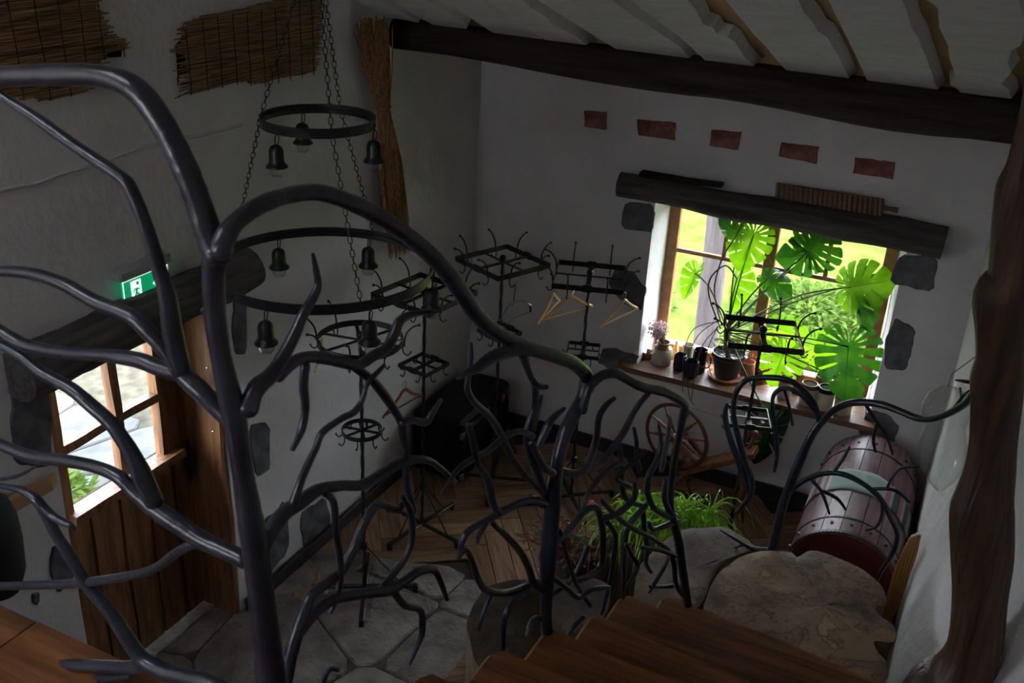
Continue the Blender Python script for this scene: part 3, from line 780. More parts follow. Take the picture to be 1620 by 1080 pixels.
for a, b in ((wy0, -3.545), (-3.495, wy1 - .04)):
    for c, d in ((wz0, 1.535), (1.585, wz1)):
        MB().box((dx - .005, (a + b) / 2, (c + d) / 2), (.005, b - a, d - c)).build('pane', 'pane', door)
# jamb post on the right, live edge towards the room
A = []; B = []
for i in range(16):
    z = 2.12 * i / 15; A.append(Vector((.0 + .03 * nz(0, z, 3, 1.8), DY1 - .045, z))); B.append(Vector((-.3, DY1 - .045, z)))
MB().prism(A + B[::-1], (0, .04, 0), .004).build('jamb', 'door', door, angle=30)
mb = MB(); mb.tube([(dx + .005, -3.05, .95), (dx + .05, -3.06, .98), (dx + .055, -3.06, 1.12), (dx + .005, -3.05, 1.15)], .009, 8); mb.box((dx + .004, -3.05, 1.05), (.008, .05, .28), bev=.002)
mb.build('door_handle', 'blackiron', door)
mb = MB(); 
for z in (.3, .62, 1.3, 1.7): mb.ball((-.05, DY1 - .05, z), .007, 6)
mb.build('nail_head', 'chrome', door)
MB().box((-.24, -3.53, .0), (.14, 1.05, .03), bev=.006).build('threshold', 'flag', door)

# ================================================================== EXIT SIGN
c = atx(226, 448, .03)
es = thing('exit_sign', 'lit green exit sign with running figure above the log over the door', 'sign', (.03, c.y, c.z - .07))
MB().box((.035, c.y, c.z + .085), (.07, .33, .05), bev=.008).build('housing', 'signbody', es)
MB().box((.045, c.y, c.z - .01), (.012, .29, .135), bev=.002).build('light_panel', 'signgreen', es)
def flat(poly2, x=.0525): return [Vector((x, c.y + a, c.z - .01 + b)) for a, b in poly2]
mb = MB()
for q in ([(-.145, .062), (.145, .062), (.145, .0675), (-.145, .0675)], [(-.145, -.0675), (.145, -.0675), (.145, -.062), (-.145, -.062)], [(-.145, -.0675), (-.139, -.0675), (-.139, .0675), (-.145, .0675)], [(.139, -.0675), (.145, -.0675), (.145, .0675), (.139, .0675)]): mb.prism(flat(q), (.001, 0, 0))
mb.prism(flat([(-.095, -.052), (-.032, -.052), (-.032, .052), (-.095, .052)], .0515), (.0015, 0, 0))
mb.prism(flat([(.04, .0), (.085, .04), (.085, .018), (.125, .018), (.125, -.018), (.085, -.018), (.085, -.04)]), (.001, 0, 0))
mb.build('white_marks', 'signwhite', es)
mb = MB()
def limb(a, b, w_):
    a = Vector((0, *a)); b = Vector((0, *b)); d = (b - a).normalized(); s = Vector((1, 0, 0)).cross(d) * w_
    mb.prism([Vector((.054, c.y + q.y, c.z - .01 + q.z)) for q in (a + s, b + s, b - s, a - s)], (.001, 0, 0))
mb.prism([Vector((.054, c.y - .055 + .009 * math.cos(i * .785), c.z + .026 + .009 * math.sin(i * .785))) for i in range(8)], (.001, 0, 0))
limb((-.062, .014), (-.068, -.012), .006); limb((-.066, -.01), (-.05, -.022), .005); limb((-.05, -.022), (-.054, -.042), .004); limb((-.068, -.012), (-.078, -.026), .005); limb((-.078, -.026), (-.09, -.03), .004)
limb((-.062, .012), (-.045, .004), .0035); limb((-.062, .012), (-.078, .008), .0035); limb((-.078, .008), (-.084, -.004), .003)
mb.build('running_figure', 'signgreen', es)

# ================================================================== COAT RACKS
def hook_up(c, out, s=1.0):
    c = Vector(c); out = Vector(out)
    P = [c, c + Vector((0, 0, .05)) + out * .004, c + Vector((0, 0, .09)) + out * .018, c + Vector((0, 0, .125)) + out * .05, c + Vector((0, 0, .14)) + out * .085]
    P = [c + (p - c) * s for p in P]
    pts = [Vector(p) for p in crom([tuple(p) for p in P], 3)]
    mb = MB().tube(pts, [.0065 - .002 * i / len(pts) for i in range(len(pts))], 6); mb.ball(pts[-1], .0095, 6); return mb
def hook_down(c, out, s=1.0):
    c = Vector(c); out = Vector(out)
    P = [c, c + Vector((0, 0, -.03)), c + Vector((0, 0, -.05)) + out * .012, c + Vector((0, 0, -.055)) + out * .03, c + Vector((0, 0, -.035)) + out * .045]
    P = [c + (p - c) * s for p in P]; pts = [Vector(p) for p in crom([tuple(p) for p in P], 3)]
    mb = MB().tube(pts, .0042, 5); mb.ball(pts[-1], .006, 5); return mb
def rack(name_label, x, y, rot, h, side, zl, sl, round_=False, group=None, foot_rot=None, low_off=(0, 0)):
    t = thing('coat_rack', name_label, 'coat rack', (x, y, 0), 0)
    o = Vector((x, y, 0)); Rz = Matrix.Rotation(rot, 3, 'Z')
    P = lambda a, b, z: o + Rz @ Vector((a, b, 0)) + Vector((0, 0, z))
    # twisted pole
    mb = MB(); n = 40; vs = []
    for i in range(n + 1):
        z = .05 + (h - .03) * i / n
        for k in range(4):
            a = k * math.pi / 2 + i * .55; vs.append(o + Vector((.0125 * math.cos(a), .0125 * math.sin(a), z)))
    fs = [(i * 4 + k, i * 4 + (k + 1) % 4, i * 4 + 4 + (k + 1) % 4, i * 4 + 4 + k) for i in range(n) for k in range(4)]
    mb.add(vs, fs); mb.lathe([(.001, .33), (.022, .34), (.026, .36), (.022, .385), (.001, .395)], 10, o); mb.ball(o + Vector((0, 0, h + .03)), .024, 10)
    mb.build('pole', 'blackiron', t)
    for (s_, z, lab, hk) in ((side, h, 'upper_frame', True), (sl, zl, 'lower_frame', False)):
        th = .036 if hk else .026; mb = MB(); q = s_ / 2; oo = Vector((0, 0, 0)) if hk else Vector((low_off[0], low_off[1], 0))
        if round_:
            pts = [P(q * math.cos(a * math.pi / 18), q * math.sin(a * math.pi / 18), z) for a in range(36)]
            inner = MB()
            for i in range(36):
                a = i * math.pi / 18; d = Vector((math.cos(a), math.sin(a), 0))
                for r_, dz in ((q, -th / 2), (q, th / 2), (q - .006, th / 2), (q - .006, -th / 2)): mb.v.append(P(d.x * r_, d.y * r_, z + dz))
            for i in range(36):
                j = (i + 1) % 36
                for k in range(4): mb.f.append((i * 4 + k, i * 4 + (k + 1) % 4, j * 4 + (k + 1) % 4, j * 4 + k))
            for ang in (0, R(60), R(120)): mb.box(P(0, 0, z), (s_ - .006, .02, .006), rot + ang)
        else:
            for sg in (-1, 1):
                mb.box(P(0, sg * q, z), (s_ + .01, .007, th), rot); mb.box(P(sg * q, 0, z), (.007, s_ + .01, th), rot)
            mb.box(P(0, 0, z + .004), (s_, .02, .006), rot); mb.box(P(0, 0, z - .004), (.032, s_, .006), rot)
            for sg in (-1, 1): mb.box(P(sg * .0, sg * q, z + .002), (.06, .011, th + .012), rot)
        mb.build(lab, 'blackiron', t)
        if round_: spots = [((q * math.cos(a), q * math.sin(a)), (math.cos(a), math.sin(a))) for a in [k * math.pi / 4 + .2 for k in range(8)]]
        else: spots = [((a * s_ * .28, sg * q), (0, sg)) for sg in (-1, 1) for a in (-1, 1)] + [((sg * q, a * s_ * .28), (sg, 0)) for sg in (-1, 1) for a in (-1, 1)]
        for (a, b), (ux, uy) in spots:
            out = Rz @ Vector((ux, uy, 0))
            if hk: hook_up(P(a, b, z - .02) + out * .007, out).build('coat_hook', 'blackiron', t)
            hook_down(P(a * 1.0, b * 1.0, z - th / 2) , out, 1.0 if hk else .8).build('small_hook', 'blackiron', t)
    fr = rot if foot_rot is None else foot_rot
    for k in range(4):
        a = fr + k * math.pi / 2; d = Vector((math.cos(a), math.sin(a), 0))
        mb = MB(); mb.box(o + d * .17 + Vector((0, 0, .05)), (.34, .032, .014), a, bev=.003)
        mb.box(o + d * .325 + Vector((0, 0, .024)), (.028, .032, .048), a, bev=.003)
        mb.tube([o + Vector((0, 0, .36)) + d * .014, o + d * .24 + Vector((0, 0, .056))], .0045, 6)
        mb.build('foot', 'blackiron', t)
    return t
rack('round black iron coat rack, the only one with a ring top, nearest the door', .56, -2.46, R(10), 1.79, .49, 1.2, .24, True, foot_rot=R(30))
rack('square black iron coat rack with a red-brown hanger on its lower frame', .53, -1.69, R(-10), 1.8, .47, 1.3, .23, foot_rot=R(-12))
rack('square black iron coat rack near the room corner carrying only a wire hanger', .69, -.90, R(-24), 1.8, .46, 1.27, .22, foot_rot=R(20))
rack('square black iron coat rack against the window wall holding three pale wooden hangers', 1.31, -.83, R(18), 1.8, .46, 1.25, .22, foot_rot=R(40))
rack('empty square black iron coat rack in front of the potted monstera', 2.55, -1.1, R(18), 1.78, .43, 1.2, .25, foot_rot=R(48))

# ------------------------------------------------ hangers
def hanger(hook, left, right, z, label, material='hanger', hgt=.19):
    """hook, left tip and right tip as seen in the photograph; z = height of the hook"""
    A_ = atz(left[0], left[1], z - hgt + .02); B_ = atz(right[0], right[1], z - hgt + .02); d = B_ - A_; ang = math.atan2(d.y, d.x); wd = max(.30, min(.44, d.length))
    p = atz(hook[0], hook[1], z)
    t = thing('clothes_hanger', label, 'hanger', p, ang)
    hk = MB(); pts = [Vector((.018 * math.cos(a), 0, .018 * math.sin(a))) for a in [R(200) - R(20) * i for i in range(12)]]
    pts += [Vector((.004, 0, -.03)), Vector((0, 0, -.05))]
    hk.tube(pts, .0022, 5); hk.build('hook', 'chrome', t, world=False)
    mb = MB(); w2_ = wd / 2
    prof = [(-w2_, -hgt + .01), (-w2_ + .012, -hgt + .03), (-w2_ * .62, -.125), (-w2_ * .28, -.078), (-.024, -.052), (0, -.045), (.024, -.052), (w2_ * .28, -.078), (w2_ * .62, -.125), (w2_ - .012, -hgt + .03), (w2_, -hgt + .01)]
    pts = [Vector((a, .02 * (abs(a) / w2_) ** 2, b)) for a, b in crom(prof, 3)]
    mb.tube(pts, [.009 + .004 * (1 - abs(p.x) / w2_) for p in pts], 6, squash=.6, up=Vector((0, 0, 1))); mb.build('shoulder', material, t, world=False)
    mb = MB(); mb.tube([(-w2_ + .01, .018, -hgt + .024), (w2_ - .01, .018, -hgt + .024)], .006, 6); mb.build('trouser_bar', material if material != 'redhanger' else 'chrome', t, world=False)
    return t
hanger((876, 456), (855, 520), (889, 484), 1.76, 'pale wooden hanger seen nearly edge-on, leftmost on the rack by the window wall')
hanger((905, 460), (858, 516), (946, 492), 1.735, 'pale wooden hanger hanging broadside below the front bar of its rack')
hanger((988, 466), (951, 520), (1010, 492), 1.755, 'pale wooden hanger at the right end of the rack, closest to the window')
hanger((640, 607), (608, 668), (668, 634), 1.24, 'red-brown hanger with a bright metal bar on a low rack frame near the black case', 'redhanger')
hanger((508, 528), (505, 606), (514, 575), 1.74, 'brown wooden hanger seen edge-on at the left side of the round coat rack')
p = atz(815, 455, 1.74)
t = thing('wire_hanger', 'thin bright wire hanger on a long hook under the corner coat rack', 'hanger', p, R(50))
mb = MB(); mb.tube([(0, 0, .03), (0, 0, -.03), (-.005, 0, -.08), (-.006, 0, -.1)], .004, 6); mb.build('hook', 'blackiron', t, world=False)
loop = crom([(-.02, 0, -.13), (.0, 0, -.105), (.05, 0, -.1), (.11, 0, -.13), (.13, 0, -.155), (.12, 0, -.175)], 4)
mb = MB(); mb.tube(loop, .0028, 5); mb.tube(crom([(-.02, 0, -.1), (-.07, 0, -.17), (-.1, 0, -.22), (-.11, 0, -.25)], 4), .0028, 5); mb.tube([(-.11, 0, -.255), (.125, 0, -.185)], .0032, 5); mb.build('wire', 'chrome', t, world=False)
mb = MB(); mb.tube([(.12, 0, -.15), (.125, 0, -.19)], .008, 6); mb.tube([(-.112, 0, -.225), (-.108, 0, -.26)], .008, 6); mb.build('clip', 'blackiron', t, world=False)

# ================================================================== CHANDELIER
chx, chy = .865, -3.2; ZU, ZL, RU, RL = 3.21, 2.53, .25, .51
CL = thing('chandelier', 'two-ring black iron chandelier on chains with bell-shaped lamps', 'chandelier', (chx, chy, ZL))
def ring(z, r_, h, name):
    mb = MB(); n = 64; prof = [(r_, -h / 2), (r_ + .001, h / 2), (r_ - .006, h / 2), (r_ - .007, -h / 2)]
    for i in range(n):
        a = 2 * math.pi * i / n
        for q, dz in prof: mb.v.append(Vector((chx + q * math.cos(a), chy + q * math.sin(a), z + dz)))
    for i in range(n):
        j = (i + 1) % n
        for k in range(4): mb.f.append((i * 4 + k, i * 4 + (k + 1) % 4, j * 4 + (k + 1) % 4, j * 4 + k))
    o = mb.build(name, 'blackiron', CL)
    for k in range(9):
        a = k * 2 * math.pi / 9 + .3; MB().ball((chx + (r_ + .001) * math.cos(a), chy + (r_ + .001) * math.sin(a), z), .0075, 6).build('rivet', 'blackiron', o)
ring(ZU, RU, .042, 'upper_ring'); ring(ZL, RL, .046, 'lower_ring')
def link_chain(a, b, name='chain', lk=.036, w_=.0085, r_=.0022):
    a = Vector(a); b = Vector(b); d = b - a; L = d.length; d.normalize(); n = max(2, int(L / (lk * .78))); st = L / n
    s1 = d.orthogonal().normalized(); s2 = d.cross(s1); mb = MB()
    for i in range(n):
        c_ = a + d * (st * (i + .5)); s = s1 if i % 2 else s2; hl = st * .5 + r_ * 1.2
        pts = []
        for j in range(10):
            t = 2 * math.pi * j / 10; pts.append(c_ + d * hl * math.cos(t) * 1.0 + s * w_ * max(-1, min(1, 1.5 * math.sin(t))))
        mb.tube(pts, r_, 4, closed=True)
    mb.build(name, 'blackiron', CL)
apex = Vector((chx + .02, chy, 4.0))
azu = [math.atan2(*( (atz(u, v, ZU) - Vector((chx, chy, ZU))).yx)) for u, v in ((407, 185), (528, 215), (548, 168))]
azl = [math.atan2(*( (atz(u, v, ZL) - Vector((chx, chy, ZL))).yx)) for u, v in ((347, 385), (568, 482), (610, 360))]
for i in range(3):
    pu = Vector((chx + RU * math.cos(azu[i]), chy + RU * math.sin(azu[i]), ZU + .01)); pl_ = Vector((chx + RL * math.cos(azl[i]), chy + RL * math.sin(azl[i]), ZL + .01))
    link_chain(apex, pu); link_chain(pu, pl_)
link_chain(apex, (apex.x, apex.y, ceil_z(apex.y) + .04))
MB().ball(apex, .03, 8).build('hanging_ball', 'blackiron', CL)
def lamp(p, s=1.0):
    p = Vector(p); mb = MB()
    mb.lathe([(.002, -.052 * s), (.012 * s, -.053 * s), (.024 * s, -.06 * s), (.031 * s, -.075 * s), (.032 * s, -.12 * s), (.034 * s, -.128 * s), (.042 * s, -.137 * s), (.047 * s, -.143 * s), (.047 * s, -.148 * s), (.03 * s, -.142 * s)], 16, p)
    # wavy flare
    o = mb.build('bell_shade', 'blackiron', CL)
    mb = MB(); mb.tube([p + Vector((0, 0, .008)), p + Vector((.006, 0, -.004)), p + Vector((0, 0, -.02)), p + Vector((-.002, 0, -.054 * s))], .003, 5); mb.tube([p + Vector((0, 0, .0)), p + Vector((.016, .003, -.015)), p + Vector((.014, 0, -.04)), p + Vector((.006, 0, -.056 * s))], .0025, 5)
    mb.build('wire', 'blackiron', o)
    mb = MB(); mb.lathe([(.014 * s, -.13 * s), (.024 * s, -.142 * s), (.031 * s, -.158 * s), (.031 * s, -.17 * s), (.022 * s, -.186 * s), (.002, -.193 * s)], 14, p)
    mb.build('bulb', 'bulb', o)
def lamps(z, r_, pix, s):
    for u, v in pix:
        q = atz(u, v, z - .02); a = math.atan2(q.y - chy, q.x - chx)
        lamp((chx + r_ * math.cos(a), chy + r_ * math.sin(a), z - .012), s)
lamps(ZL, RL, ((408, 497), (592, 497), (425, 368), (588, 372), (682, 440), (352, 440)), 1.1)
lamps(ZU, RU, ((438, 212), (583, 205), (468, 172)), 1.0)
# cable running along inside of the rings
for z, r_ in ((ZU, RU), (ZL, RL)):
    MB().tube([(chx + (r_ - .012) * math.cos(a * .13), chy + (r_ - .012) * math.sin(a * .13), z + .004 * math.sin(a * 1.7)) for a in range(48)], .003, 5).build('cable', 'blackiron', CL)

# ================================================================== STRAW SHEAF
c0 = atx(592, 28, .10); c1 = atx(607, 172, .10); c2 = atx(632, 385, .10)
sh = thing('straw_sheaf', 'tall sheaf of dry straw tied at its middle, hanging on the left wall', 'straw', c2)
rnd = random.Random(2); mb = MB()
for i in range(360):
    a = rnd.uniform(0, 6.28); q = rnd.random() ** .5
    d = Vector((math.cos(a) * .6, math.sin(a), 0)) * q
    fl = .115 if rnd.random() < .85 else .16
    p0 = c0 + d * fl + Vector((0, 0, rnd.uniform(-.1, .0))); pm = c1 + d * .05; p2 = c2 + d * .1 + Vector((0, 0, rnd.uniform(-.1, .16)))
    pa = p0.lerp(pm, .5) + d * .012; pb = pm.lerp(p2, .45) + d * .03
    for p in (p0, pm, p2, pa, pb): p.x = max(p.x, .035)
    mb.tube([p0, pa, pm, pb, p2], [.003, .004, .0042, .004, .002], 4)
mb.build('straws', 'straw', sh, kind='stuff')
mb = MB()
for k in range(3): mb.tube([c1 + Vector((math.cos(a * .4) * .038, math.sin(a * .4) * .058, .006 * k + .004 * math.sin(a))) for a in range(16)], .0035, 5, closed=True)
mb.build('binding', 'reed', sh)

# ================================================================== MANGLE BOARD
mg = thing('mangle_board', 'ribbed wooden washboard with a short handle lying on the window lintel', 'washboard', aty(1310, 318, -.08))
y = -.07; A = [aty(u, v, y) for u, v in ((1228, 289), (1399, 315), (1396, 342), (1226, 312))]
d = (A[1] - A[0]); n = 22
MB().prism(A, (0, .012, 0)).build('board', 'mangle', mg)
for i in range(n):
    t = (i + .5) / n; p = A[0].lerp(A[1], t); q = A[3].lerp(A[2], t)
    MB().tube([p + Vector((0, -.004, 0)), q + Vector((0, -.004, 0))], .0125, 8).build('rib', 'mangle', mg)
pts = [aty(1397, 328, y), aty(1405, 330, y), aty(1416, 332, y), aty(1421, 333, y)]
MB().tube(pts, [.016, .015, .02, .018], 8).build('handle', 'mangle', mg)

# ================================================================== STAIRS, LANDING
st = thing('staircase', 'dark oiled wooden staircase descending along the right wall to the log steps', 'stairs', (3.1, -4.4, 1.3))
Zt = [2.48, 2.32, 2.16, 2.0, 1.84, 1.68, 1.52]
ynose = [-5.36, -5.03, -4.70, -4.37, -4.05, -3.70, -3.43]
xl = [2.42, 2.47, 2.52, 2.555, 2.60, 2.60, 2.70]
for i, (z, yn, x0) in enumerate(zip(Zt, ynose, xl)):
    x1 = wall_rx(yn - .3, z) + .02; skew = -.10
    A = [Vector((x0 - .01, yn - .36, z - .05)), Vector((x0, yn - .02, z - .05)), Vector((x0 + .02, yn + .012, z - .05))]
    n = 10
    for k in range(1, n + 1):
        t = k / n; A.append(Vector((x0 + .02 + (x1 - x0) * t, yn + .012 + skew * t * (x1 - x0) + .012 * math.sin(t * 5 + i), z - .05)))
    A.append(Vector((x1, yn - .40 + skew * (x1 - x0), z - .05)))
    MB().prism(A, (0, 0, .05), .016).build('tread', 'tread', st, angle=25)
    MB().prism([Vector((x0 + .03, yn - .35, z - .16)), Vector((x1, yn - .42, z - .16)), Vector((x1, yn - .39, z - .16)), Vector((x0 + .03, yn - .32, z - .16))], (0, 0, .11)).build('riser', 'tread', st)
# closed side string with a wavy live edge
top = []; bot = []
for i in range(14):
    t = i / 13; y = -5.62 + (2.12) * t; z = 2.62 - .487 * (y + 5.62)
    x = 2.48 + .1 * t; top.append(Vector((x, y, z - .16 + .015 * math.sin(i)))); bot.append(Vector((x, y, z - .46 + .03 * math.sin(i * 1.3))))
MB().prism(top + bot[::-1], (.04, 0, 0), .004).build('stringer', 'tread', st, angle=25)
# upper landing floor of wide boards
ld = struct_empty('floor_upper', (2.2, -7.2, 2.6))
x = .0; k = 0
while x < 4.3:
    wd = .2 + .03 * (k % 3); x1 = min(x + wd, 4.33)
    yn = -5.60 if x < 2.44 else -5.68
    MB().prism([Vector((x + .002, -8.7, 2.585)), Vector((x1 - .002, -8.7, 2.585)), Vector((x1 - .002, yn + .006 * math.sin(k), 2.585)), Vector((x + .002, yn + .006 * math.sin(k), 2.585))], (0, 0, .05), .003).build('floorboard', 'tread', ld, angle=25)
    x = x1; k += 1
MB().box((2.1, -7.2, 2.5), (4.4, 3.0, .15)).build('joist_floor', 'log', ld)

# ================================================================== LOG STEPS
def logstep(pix, z, label, thick=None, name='log_step', top='slab'):
    P = [atz(u, v, z) for u, v in pix]
    P = [Vector(p) for p in crom([tuple(p) for p in P + [P[0]]], 4)][:-1]
    P = [Vector((p.x + .012 * nz(p.x, p.y, 1, 9), p.y + .012 * nz(p.y, p.x, 5, 9), z)) for p in P]
    c_ = sum(P, Vector()) / len(P)
    t = thing(name, label, 'log step', (c_.x, c_.y, 0))
    h = thick or z
    rings = []
    for zz_, sc in ((z - h, 1.02), (z - h * .6, .97), (z - .12, .97), (z - .03, 1.0), (z - .008, .998)):
        rings.append([Vector((c_.x + (p.x - c_.x) * sc * (1 + .03 * nz(p.x * 3, p.y * 3, zz_ * 2)), c_.y + (p.y - c_.y) * sc * (1 + .03 * nz(p.x * 3, p.y * 3, zz_ * 2 + 5)), zz_)) for p in P])
    n = len(P); mb = MB(); mb.add([p for r_ in rings for p in r_], [(a * n + k, a * n + (k + 1) % n, (a + 1) * n + (k + 1) % n, (a + 1) * n + k) for a in range(len(rings) - 1) for k in range(n)] + [tuple(range(n - 1, -1, -1))])
    mb.build('bark_side', 'bark', t, angle=50)
    # top disc with fine relief
    mb = MB(); mb.v = [Vector((c_.x, c_.y, z))]; K = 8
    for a in range(1, K + 1):
        f = a / K
        for p in P:
            q = Vector((c_.x + (p.x - c_.x) * f, c_.y + (p.y - c_.y) * f, z + .005 * nz(p.x * 6 * f, p.y * 6, 2) - (.008 if a == K else 0))); mb.v.append(q)
    mb.f += [(0, 1 + k, 1 + (k + 1) % n) for k in range(n)]
    for a in range(K - 1):
        for k in range(n): i0 = 1 + a * n; mb.f.append((i0 + k, i0 + n + k, i0 + n + (k + 1) % n, i0 + (k + 1) % n))
    mb.build('sawn_top', top, t, angle=50)
    return t
logstep([(1112, 955), (1130, 915), (1150, 892), (1190, 872), (1245, 869), (1262, 878), (1285, 868), (1330, 882), (1375, 905), (1400, 935), (1402, 955), (1385, 957), (1392, 972), (1416, 990), (1414, 1012), (1385, 1012), (1390, 1030), (1402, 1045), (1392, 1085), (1300, 1110), (1180, 1030), (1130, 990)], 1.2,
        'largest sawn burl step, pale brown with knots, at the foot of the stairs', None)
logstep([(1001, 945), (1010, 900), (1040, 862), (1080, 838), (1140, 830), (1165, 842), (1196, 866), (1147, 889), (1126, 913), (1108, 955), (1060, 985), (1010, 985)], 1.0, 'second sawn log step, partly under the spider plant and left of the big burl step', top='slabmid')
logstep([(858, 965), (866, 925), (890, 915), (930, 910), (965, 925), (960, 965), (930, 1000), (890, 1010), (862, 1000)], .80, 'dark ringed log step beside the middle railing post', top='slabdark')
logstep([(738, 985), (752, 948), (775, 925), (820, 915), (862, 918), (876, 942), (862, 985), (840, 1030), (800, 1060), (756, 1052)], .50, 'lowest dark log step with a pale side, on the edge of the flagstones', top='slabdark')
# low log edging where the chives stand

# ================================================================== RAILING
def rail_plane(a, b):
    a = Vector((a[0], a[1], 0)); b = Vector((b[0], b[1], 0)); d = (b - a).normalized(); return a, Vector((-d.y, d.x, 0))
PL1 = ((0, -5.66, 0), Vector((0, 1, 0)))
PL2 = rail_plane((2.51, -5.66), (2.57, -4.40))
PL3 = rail_plane((2.57, -4.40), (2.82, -3.43))
PL4 = ((0, -2.25, 0), Vector((0, 1, 0)))
brc = [0]
def branch(pix, pl, parent, name='branch', off=0.0, off1=None, k=4, n=10, jitter=True):
    pts = crom([(float(u), float(v), float(w_)) for u, v, w_ in pix], k)
    brc[0] += 1; sd = brc[0] * 1.7
    P = []; Rr = []
    N = len(pts); off1 = off if off1 is None else off1
    for i, (u, v, w_) in enumerate(pts):
        t = i / max(1, N - 1); o_ = off + (off1 - off) * t
        p = onp(u, v, Vector(pl[0]) + pl[1] * o_, pl[1]); r_ = w_ * .5 * depth(p) / F
        r_ *= 1 + .07 * nz(u * .06, v * .06, sd)
        P.append(p); Rr.append(max(r_, .0012))
    # rounded tips
    d0 = (P[0] - P[1]).normalized(); d1 = (P[-1] - P[-2]).normalized()
    P = [P[0] + d0 * Rr[0] * .75, P[0] + d0 * Rr[0] * .45] + P + [P[-1] + d1 * Rr[-1] * .45, P[-1] + d1 * Rr[-1] * .75]
    Rr = [Rr[0] * .3, Rr[0] * .8] + Rr + [Rr[-1] * .8, Rr[-1] * .3]
    return MB().tube(P, Rr, n).build(name, 'iron', parent, angle=80)
r1 = thing('stair_railing', 'large black forged iron railing shaped like bare tree branches along the stairs', 'railing', (2.51, -5.66, 2.63))
B = lambda *a, **k: branch(*a, parent=r1, **k)
# landing part
B([(-520, 150, 30), (-250, 132, 31), (-70, 124, 32), (0, 121, 34), (90, 118, 35), (165, 121, 38), (215, 142, 42), (252, 188, 42), (285, 250, 42), (312, 315, 42), (332, 375, 44), (345, 405, 46)], PL1, name='handrail', k=5, n=14)
B([(344, 392, 46), (338, 432, 38), (341, 500, 36), (349, 560, 34), (362, 620, 38), (371, 660, 38), (380, 720, 34), (391, 790, 38), (400, 845, 42), (408, 900, 42), (418, 980, 43), (430, 1080, 46), (446, 1180, 50), (462, 1290, 54)], PL1, name='post', k=5, n=14)
L1 = [
 [(-30, 120, 12), (0, 150, 14), (50, 182, 18), (123, 234, 20), (187, 277, 21), (207, 300, 23), (231, 360, 24), (250, 420, 25), (265, 470, 29), (274, 530, 33), (288, 588, 32)],
 [(-40, 432, 16), (0, 429, 18), (50, 433, 20), (100, 449, 22), (150, 477, 23), (207, 500, 25), (235, 525, 26), (262, 556, 25), (284, 588, 24)],
 [(-40, 500, 18), (0, 523, 20), (33, 543, 22), (70, 553, 20), (117, 559, 20), (167, 562, 22), (217, 569, 26), (255, 583, 27), (288, 592, 28)],
 [(278, 580, 26), (296, 600, 30), (317, 618, 32), (343, 645, 30), (366, 666, 30)],
 [(-30, 530, 12), (0, 545, 14), (33, 563, 16), (67, 590, 20), (110, 613, 22), (143, 640, 24), (173, 667, 24), (193, 693, 26), (211, 722, 28), (226, 755, 34), (245, 795, 30)],
 [(-30, 690, 16), (0, 703, 18), (50, 722, 20), (100, 728, 21), (150, 738, 21), (187, 754, 23), (217, 782, 26), (250, 808, 31), (283, 830, 31), (317, 853, 30), (350, 868, 28), (388, 886, 30)],
 [(-30, 926, 11), (0, 927, 12), (67, 925, 14), (117, 923, 15), (167, 917, 15), (217, 908, 15), (250, 896, 15), (277, 876, 15), (300, 863, 15), (322, 858, 14)],
 [(-30, 762, 8), (0, 768, 9), (33, 775, 12), (57, 790, 18), (73, 813, 18), (90, 847, 18), (113, 883, 20), (140, 927, 20), (167, 960, 22), (187, 987, 24), (207, 1018, 24), (227, 1044, 26), (260, 1062, 29), (300, 1072, 29), (340, 1085, 30), (436, 1140, 34)],
 [(-30, 985, 18), (0, 1007, 21), (22, 1030, 21), (50, 1047, 22), (100, 1052, 20), (150, 1053, 20), (200, 1056, 22), (235, 1052, 26)],
 [(85, 1085, 10), (117, 1075, 12), (167, 1073, 12), (205, 1068, 12)],
]
for q in L1: B(q, PL1)
B([(62, 795, 16), (82, 815, 14), (100, 826, 13), (112, 831, 10), (118, 838, 6)], PL1, name='twig')
B([(-20, 752, 9), (0, 757, 9), (27, 752, 8), (45, 744, 6), (57, 737, 4)], PL1, name='twig')
